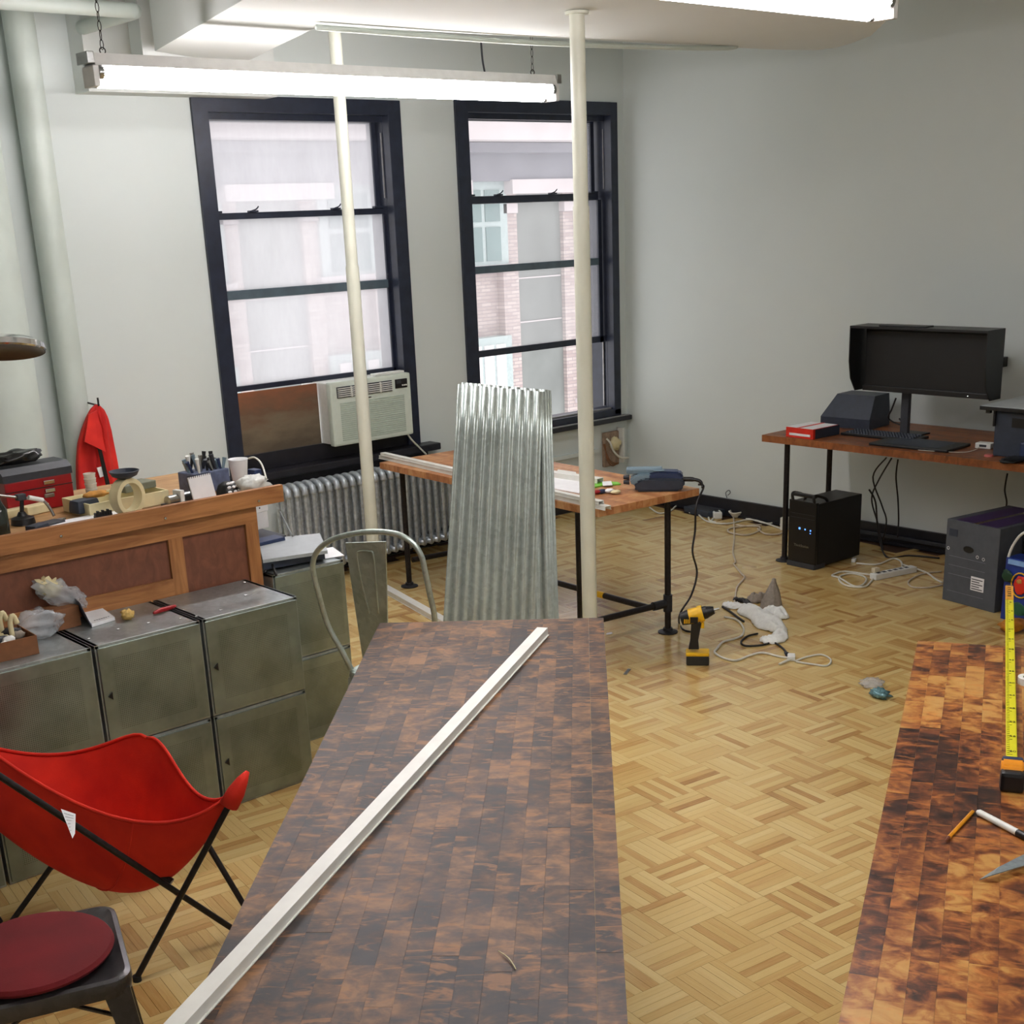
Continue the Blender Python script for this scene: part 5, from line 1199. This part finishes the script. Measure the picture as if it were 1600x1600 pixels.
# ---------------------------------------------------------------- drill
def facing(P):
    d = V(P.x, P.y, 0)-V(0, 0, 0); d.normalize(); return math.atan2(d.y, d.x)-PI/2      # local x to the right in view, local y away
dp = az(1090, 1037, 0); SD = (dp-CAM).length/F
dr = thing('cordless_drill', 'yellow and black cordless drill standing on the parquet floor', 'drill', dp, facing(dp))
def L(px, py, d=0): return V((px-1090)*SD, d, (1037-py)*SD*1.06)
g = G(); g.box(-.055, -.035, 0, .055, .045, .05, bev=.008); g.build('battery', plain('battery_black', (34, 36, 32), .5), dr)
G().box(-.057, -.037, .048, .056, .047, .064, bev=.006).build('yellow_base', M['yellow'], dr)
g = G(); a, b = L(1084, 1013), L(1087, 974)
loft(g, [[a+V(x*1.25, y*1.2, 0) for x, y in ((-.02, -.016), (.02, -.016), (.02, .018), (-.02, .018))], [a.lerp(b, .35)+V(x, y, 0) for x, y in ((-.02, -.017), (.018, -.017), (.018, .018), (-.02, .018))], [b+V(x*1.1, y, 0) for x, y in ((-.02, -.018), (.024, -.018), (.024, .02), (-.02, .02))]])
g.build('grip', M['black'], dr, smooth='auto')
ax0 = L(1068, 968); ax1 = L(1108, 957); ad = (ax1-ax0).normalized()
def seg_(nm, mt, f0, f1, r0, r1): return G().tube([ax0+ad*f0, ax0+ad*(f0+f1)/2, ax0+ad*f1], [r0, (r0+r1)/2*1.03, r1], 18).build(nm, mt, dr, smooth='auto')
seg_('motor_cap', M['black'], -.012, .03, .030, .037); seg_('motor_housing', M['yellow'], .03, .075, .037, .036); seg_('gear_collar', M['yellow'], .075, .098, .040, .039)
seg_('clutch_ring', M['black'], .098, .118, .031, .030); seg_('chuck', M['black'], .118, .152, .028, .018); seg_('bit', M['steel'], .152, .178, .006, .005)
G().box(*(ax0+V(.032, -.041, -.012)), *(ax0+V(.07, -.034, .018)), bev=.002).build('side_label', M['black'], dr)
for k in range(4): G().box(*(ax0+V(.004+k*.008, -.040, -.014)), *(ax0+V(.008+k*.008, -.034, .006))).build('vent_rib', M['yellow'], dr)
G().box(*(b+V(.022, -.010, -.028)), *(b+V(.040, .012, .006)), bev=.004).build('trigger', M['yellow'], dr)

# black and white cords around the drill
ye = 4.27
cord('loose_cable', 'black cord dropping from the blue sander past the bench edge to the drill', [V(4.985, 4.30, BZ+.012)+V(.035, .02, 0), V(5.02, 4.285, BZ+.004), ay(1088, 790, ye-.02), ay(1086, 830, ye-.02), ay(1082, 862, ye-.03), ay(1089, 895, ye-.04), ay(1080, 930, ye-.06), ay(1064, 956, ye-.1), az(1061, 972, .008), az(1068, 984, .006), az(1085, 988, .006)], .0055, M['cord_b'])
cord('extension_cord', 'white cord snaking on the floor from the cloths around the drill to the splitter', FP([(1132, 964), (1150, 968), (1161, 980), (1160, 992), (1148, 998), (1130, 1003), (1120, 1014), (1117, 1020), (1130, 1028), (1150, 1032), (1172, 1024), (1192, 1020), (1218, 1026), (1232, 1028)]), .006, M['cord_w'])
cord('extension_cord', 'white cord forming a narrow loop right of the splitter', FP([(1242, 1033), (1262, 1026), (1284, 1023), (1298, 1031), (1292, 1040), (1270, 1038), (1244, 1034)]), .005, M['cord_w'])
cord('loose_cable', 'black cord looping on the floor under the white cloth', FP([(1184, 990), (1168, 994), (1158, 1003), (1165, 1009), (1190, 1008), (1208, 1004), (1222, 1012), (1232, 1024)]), .0055, M['cord_b'])
cord('loose_cable', 'short black cord piece lying beside the drill bit', FP([(1129, 948), (1140, 955), (1152, 964), (1162, 971)]), .007, M['cord_b'])
sp_ = thing('plug_splitter', 'white plug splitter where the black and white cords meet', 'plug', az(1236, 1030, 0), facing(az(1236, 1030, 0)))
G().tube(cr([V(-.012, .02, .018), V(0, 0, .016), V(.004, -.02, .014)], 3), [.014]*7, 8).build('splitter_body', M['white'], sp_, smooth='auto') if False else G().box(-.018, -.035, 0, .02, .03, .024, bev=.008).build('splitter_body', M['white'], sp_, smooth='auto')
G().tube([V(-.018, .03, .014), V(-.03, .065, .012)], [.012, .006], 8).build('black_plug', M['charcoal'], sp_, smooth='auto')
G().tube(cr([V(-.005, -.03, .012), V(-.04, -.075, .008), V(-.055, -.10, .008), V(-.02, -.055, .008), V(.01, -.02, .01)], 4), .005, 6).build('white_loop', M['cord_w'], sp_, smooth=True)
# cloths
def drape(name, mat, path, wid, h, seed, label, n=26):
    P = cr([az(a, b, 0) for a, b in path], 6); m_ = len(P)-1
    def fn(u, v):
        f = u*m_; i = min(int(f), m_-1); p = P[i].lerp(P[i+1], f-i); t_ = (P[min(i+1, m_)]-P[max(i-1, 0)]).normalized(); s_ = V(-t_.y, t_.x, 0)
        e = math.sin(PI*min(1, max(0, u)))**.35; a = (v-.5)*2
        hh = h*e*(1-abs(a)**2.2)*(1+.45*noise.noise(V(u*5+seed, v*3, 0))); w_ = wid*e*(1+.35*noise.noise(V(u*4, seed, 0)))
        return p+s_*a*w_+V(0, 0, .004+max(0, hh)+.006*noise.noise(V(u*14, v*9, seed)))
    return tag(G().grid(fn, n*2, 14).build(name, mat, smooth=True, thick=.003), label, 'cloth')
drape('white_cloth', M['whitecloth'], [(1160, 952), (1185, 966), (1205, 980), (1222, 988)], .07, .055, 1, 'crumpled white cloth on the floor right of the drill')
drape('white_cloth', M['whitecloth'], [(1188, 1001), (1212, 1002), (1222, 985)], .045, .03, 6, 'lower end of white cloth curled on the black cord')
drape('pale_rag', M['whitecloth'], [(1130, 946), (1150, 950), (1170, 950)], .035, .025, 2, 'small pale rag beside the drill bit')
drape('white_cloth', M['whitecloth'], [(1190, 962), (1210, 962), (1228, 968)], .05, .05, 9, 'rolled off-white cloth behind the crumpled white cloth')
drape('grey_cloth', M['graycloth'], [(1168, 942), (1185, 940), (1200, 938)], .04, .05, 3, 'flat grey cloth behind the white cloth')
drape('black_strap', M['black'], [(1146, 938), (1160, 941), (1172, 945)], .018, .02, 4, 'short black strap behind the pale rag by the drill')
p = az(1206, 950, 0); gc = G().lathe([(.062, .0), (.055, .04), (.04, .085), (.022, .125), (.012, .15), (.010, .165), (.0, .17)], Matrix.Translation(p) @ Matrix.Rotation(R(4), 4, 'Y'), 26)
for v_ in gc.b.verts:
    d = v_.co-p; v_.co += V(d.x, d.y, 0)*.35*noise.noise(V(math.atan2(d.y, d.x)*2.4, d.z*7, 3))
tag(gc.build('peaked_grey_cloth', M['graycloth'], smooth=True), 'grey cloth standing up in a pointed peak beside the white cloth', 'cloth')
# small litter on the floor
p = az(1374, 1090, 0); tag(G().blob((0, 0, .02), (.035, .045, .02), .5, 4, 9, 22, 12, .018).build('hardware_bag', plain('teal_film', (110, 150, 158), .15, .3, .4, 90, .6), smooth=True, local=Matrix.Translation(p)), 'small teal bag of hardware lying on the parquet floor', 'bag')
p = az(1362, 1072, 0); tag(G().blob((0, 0, .016), (.06, .05, .016), .5, 4, 7, 22, 12, .014).build('clear_bag', M['film'], smooth=True, local=Matrix.Translation(p)), 'thin clear plastic wrap behind the small teal hardware bag', 'bag')
tag(G().box(-.04, -.008, 0, .04, .008, .004, bev=.001).build('metal_strip', M['steel'], local=rotz(.5, az(980, 1050, 0))), 'small grey metal strip on the floor right of the dark table', 'strip')
tag(G().blob((0, 0, .004), (.022, .012, .004), .2, 2, 2, 12, 7, .003).build('paper_scrap', M['paper'], smooth=True, local=Matrix.Translation(az(952, 991, 0))), 'tiny white paper scrap on the floor beside the dark table corner', 'scrap')

# ---------------------------------------------------------------- on the workbench
sp0 = az(1035, 768, BZ); S2 = (sp0-CAM).length/F
sd = thing('belt_sander', 'dark blue power sander lying on the right end of the workbench', 'power tool', sp0+V(0, 0, .001), facing(sp0))
def Q(px, py, d=0): return V((px-1035)*S2, d, max(0, (768-py)*S2*1.05))
g = G(); pr_ = [(-.135, 0), (.09, 0), (.115, .02), (.118, .045), (.09, .058), (-.10, .062), (-.14, .045), (-.15, .02)]
g.hull([V(x*.95, -.01, z*1.1) for x, z in pr_], [V(x*.95, .10, z*1.1) for x, z in pr_]); bmesh.ops.bevel(g.b, geom=list(g.b.edges), offset=.010, segments=2, affect='EDGES'); g.build('lower_body', M['charcoal'], sd, smooth='auto')
g = G(); pr_ = [(-.07, .055), (.10, .05), (.108, .07), (.085, .095), (-.02, .10), (-.075, .088)]
g.hull([V(x, .005, z) for x, z in pr_], [V(x, .09, z) for x, z in pr_]); bmesh.ops.bevel(g.b, geom=list(g.b.edges), offset=.009, segments=2, affect='EDGES'); g.build('upper_body', M['blue_dark'], sd, smooth='auto')
g = G(); pr_ = [(-.15, .03), (-.06, .055), (-.055, .09), (-.13, .085), (-.165, .06)]
g.hull([V(x, .0, z) for x, z in pr_], [V(x, .095, z) for x, z in pr_]); bmesh.ops.bevel(g.b, geom=list(g.b.edges), offset=.007, segments=2, affect='EDGES'); g.build('nose', M['tool_grey'], sd, smooth='auto')
G().box(-.18, .02, .085, .0, .09, .112, bev=.008).build('top_plate', M['tool_grey'], sd)
for z in (.04, .065): G().cyl((-.165, .05, z), (-.195, .05, z), .014, .010, 10).build('knob', M['dark_grey'], sd, smooth='auto')
G().box(-.045, .004, .1005, .01, .05, .103).build('pale_badge', M['tool_grey'], sd)
G().tube(cr([V(.095, .05, .05), V(.15, .05, .048), V(.185, .045, .04), V(.198, .04, .02), V(.20, .03, .008)], 4), [.012]*5+[.009]*6+[.007]*6, 8).build('cord_guard', M['black'], sd, smooth=True)
def BP(x, y, dz=.001): return az(x, y, BZ)+V(0, 0, dz)
pls = [BP(x, y) for x, y in ((862, 764), (905, 772), (908, 748), (885, 742), (862, 738))]
tag(G().hull(pls, [p+V(0, 0, .004) for p in pls]).build('paper_sheets', M['paper']), 'white paper sheets on the workbench behind the near white channels', 'paper')
pls = [BP(x, y, .006) for x, y in ((866, 748), (902, 752), (900, 742), (872, 738))]
tag(G().hull(pls, [p+V(0, 0, .01) for p in pls]).build('vinyl_offcut', M['vinyl']), 'angled white vinyl offcut lying on the paper sheets', 'offcut')
pls = [BP(x, y) for x, y in ((924, 764), (942, 760), (970, 758), (966, 755), (940, 754), (925, 757))]
tag(G().hull(pls, [p+V(0, 0, .006) for p in pls]).build('green_packet', M['green']), 'bright green packet on the workbench beside the cream pole', 'packet')
pls = [BP(x, y, .008) for x, y in ((942, 762), (957, 761), (955, 755), (941, 756))]
tag(G().hull(pls, [p+V(0, 0, .004) for p in pls]).build('white_card', M['paper']), 'small white card lying on the green packet', 'card')
for k, (x, y, m_, lab, nm) in enumerate(((932, 772, 'red', 'small red part beside the white channel on the workbench', 'red_part'), (940, 771, 'blue_dark', 'small blue part beside the white channel on the workbench', 'blue_part'), (952, 770, 'paper', 'crumpled white wrapper near the workbench front edge', 'wrapper'), (962, 772, 'cream', 'flat cream packet near the workbench front edge', 'cream_packet'))):
    tag(G().blob((0, 0, .010), (.028, .02, .010), .45, 3, k, 14, 8, .009).build(nm, M[m_], smooth=True, local=Matrix.Translation(BP(x, y))), lab, 'packet' if 'packet' in nm or 'wrap' in nm else 'part')

# ================================================================ ON THE FRONT TABLES
a, b = az(779, 1486, FZ+.003), az(806, 1514, FZ+.003)
tag(G().tube(cr([a, a.lerp(b, .5)+V(.004, 0, .002), b], 3), .0012, 5).build('wood_splinter', M['cream'], smooth=True), 'thin pale wood splinter on the dark stained table', 'splinter')
TZ = FZ+.0
tp = thing('measuring_tape', 'yellow measuring tape extended across the patchy amber table past its edge', 'tape measure', az(1578, 1245, TZ), 0)
t0, t1 = az(1581, 1204, TZ+.02), az(1577, 916, TZ+.03); td = (t1-t0); td.z = 0; TLn = td.length; td.normalize(); tn_ = V(td.y, -td.x, 0)
tp.location = V(t0.x, t0.y, TZ); tp.rotation_euler = (0, 0, math.atan2(td.y, td.x))
def blade(u, v): y = (v-.5)*.026; return V(u*TLn, y, .018+.012*u+ .10*y*y*60)
bl = G().grid(blade, 24, 6).build('tape_blade', plain('tape_yellow', (214, 208, 22), .4, 0, .04), tp, smooth=True, thick=.0006)
G().grid(lambda u, v: blade(1-.105*u, v)+V(0, 0, .0006), 4, 6).build('orange_tip', plain('tape_orange', (216, 150, 40), .45, 0, .2, 90), tp, thick=.0005)
for k in range(5): G().box(TLn*(.985-.016*k), -.006, .0300-.0002*k, TLn*(.990-.016*k), .006-.002*(k % 2), .0312).build('tip_print', M['black'], bl)
G().box(TLn-.001, -.011, .022, TLn+.002, .011, .034).build('end_hook', M['steel'], tp)
nt = int(TLn/.0125)
for k in range(4, nt): 
    x = k*.0125; big = k % 8 == 0
    G().box(x, .004 if not big else -.002, blade(x/TLn, .8).z+.0004, x+.0011, .011, blade(x/TLn, .8).z+.001).build('tick', M['black'], bl)
for k in range(1, int(TLn/.1)):
    x = TLn-k*.1
    if x > .05 and k > 1: text('numeral', str(k*4), .016, Matrix.Translation((x, -.003, blade(x/TLn, .5).z+.0012)) @ Matrix.Rotation(-PI/2, 4, 'Z'), M['black'], bl)
g = G(); pr_ = [(-.075, 0), (.0, 0), (.0, .018), (-.004, .045), (-.02, .058), (-.06, .058), (-.078, .04), (-.082, .015)]
g.hull([V(x, -.026, z) for x, z in pr_], [V(x, .026, z) for x, z in pr_]); bmesh.ops.bevel(g.b, geom=list(g.b.edges), offset=.005, segments=2, affect='EDGES'); g.build('tape_case', plain('tape_case', (222, 140, 6), .4, 0, .08), tp, smooth='auto')
G().box(-.016, -.024, .004, .006, .024, .056, bev=.007).build('front_grip', M['blue_dark'], tp); G().box(-.09, -.0275, .0, -.045, .0275, .050, bev=.010).build('rear_grip', M['black'], tp)
a, b = az(1477, 1314, TZ+.005), az(1520, 1268, TZ+.005)
pn = thing('pencil', 'yellow orange pencil lying on the patchy amber table', 'pencil', a)
G().tube([a.lerp(b, .12), b], .0042, 6).build('shaft', plain('pencil_orange', (214, 142, 20), .45), pn, world=True); G().tube([a, a.lerp(b, .12)], [.0008, .0042], 6).build('sharpened_tip', plain('pencil_tip', (110, 60, 40), .6), pn, world=True)
a, b = az(1527, 1268, TZ+.008), az(1590, 1301, TZ+.008); c = az(1625, 1319, TZ+.008)
mk = thing('marker_pen', 'white marker pen with black end beside the pencil', 'marker', a)
G().tube([a, a.lerp(b, .05), b], [.004, .0075, .0078], 12).build('white_barrel', M['white'], mk, smooth='auto', world=True); G().tube([b, c], [.0082, .0082], 12).build('black_cap', M['black'], mk, smooth='auto', world=True)
kn2 = thing('putty_knife', 'grey steel pointed blade at the right edge of the amber table', 'knife', az(1532, 1369, TZ))
q_ = [az(x, y, TZ+.012) for x, y in ((1531, 1369), (1548, 1369), (1604, 1352), (1640, 1338), (1640, 1310), (1604, 1334), (1560, 1356))]
q_[0].z = TZ+.003
G().hull(q_, [p+V(0, 0, .002) for p in q_]).build('steel_blade', plain('knife_steel', (140, 152, 156), .4, .6, .15, 90), kn2, world=True)
p = az(1607, 1068, TZ); tr2 = thing('tape_roll', 'small white roll at the right edge of the amber table', 'roll', p)
G().lathe([(.016, 0), (.030, 0), (.030, .02), (.016, .02), (.016, 0)], None, 24).build('roll_body', M['white'], tr2, smooth='auto'); G().lathe([(.0155, .001), (.0155, .019)], None, 20).build('dark_core', M['charcoal'], tr2, smooth=True)
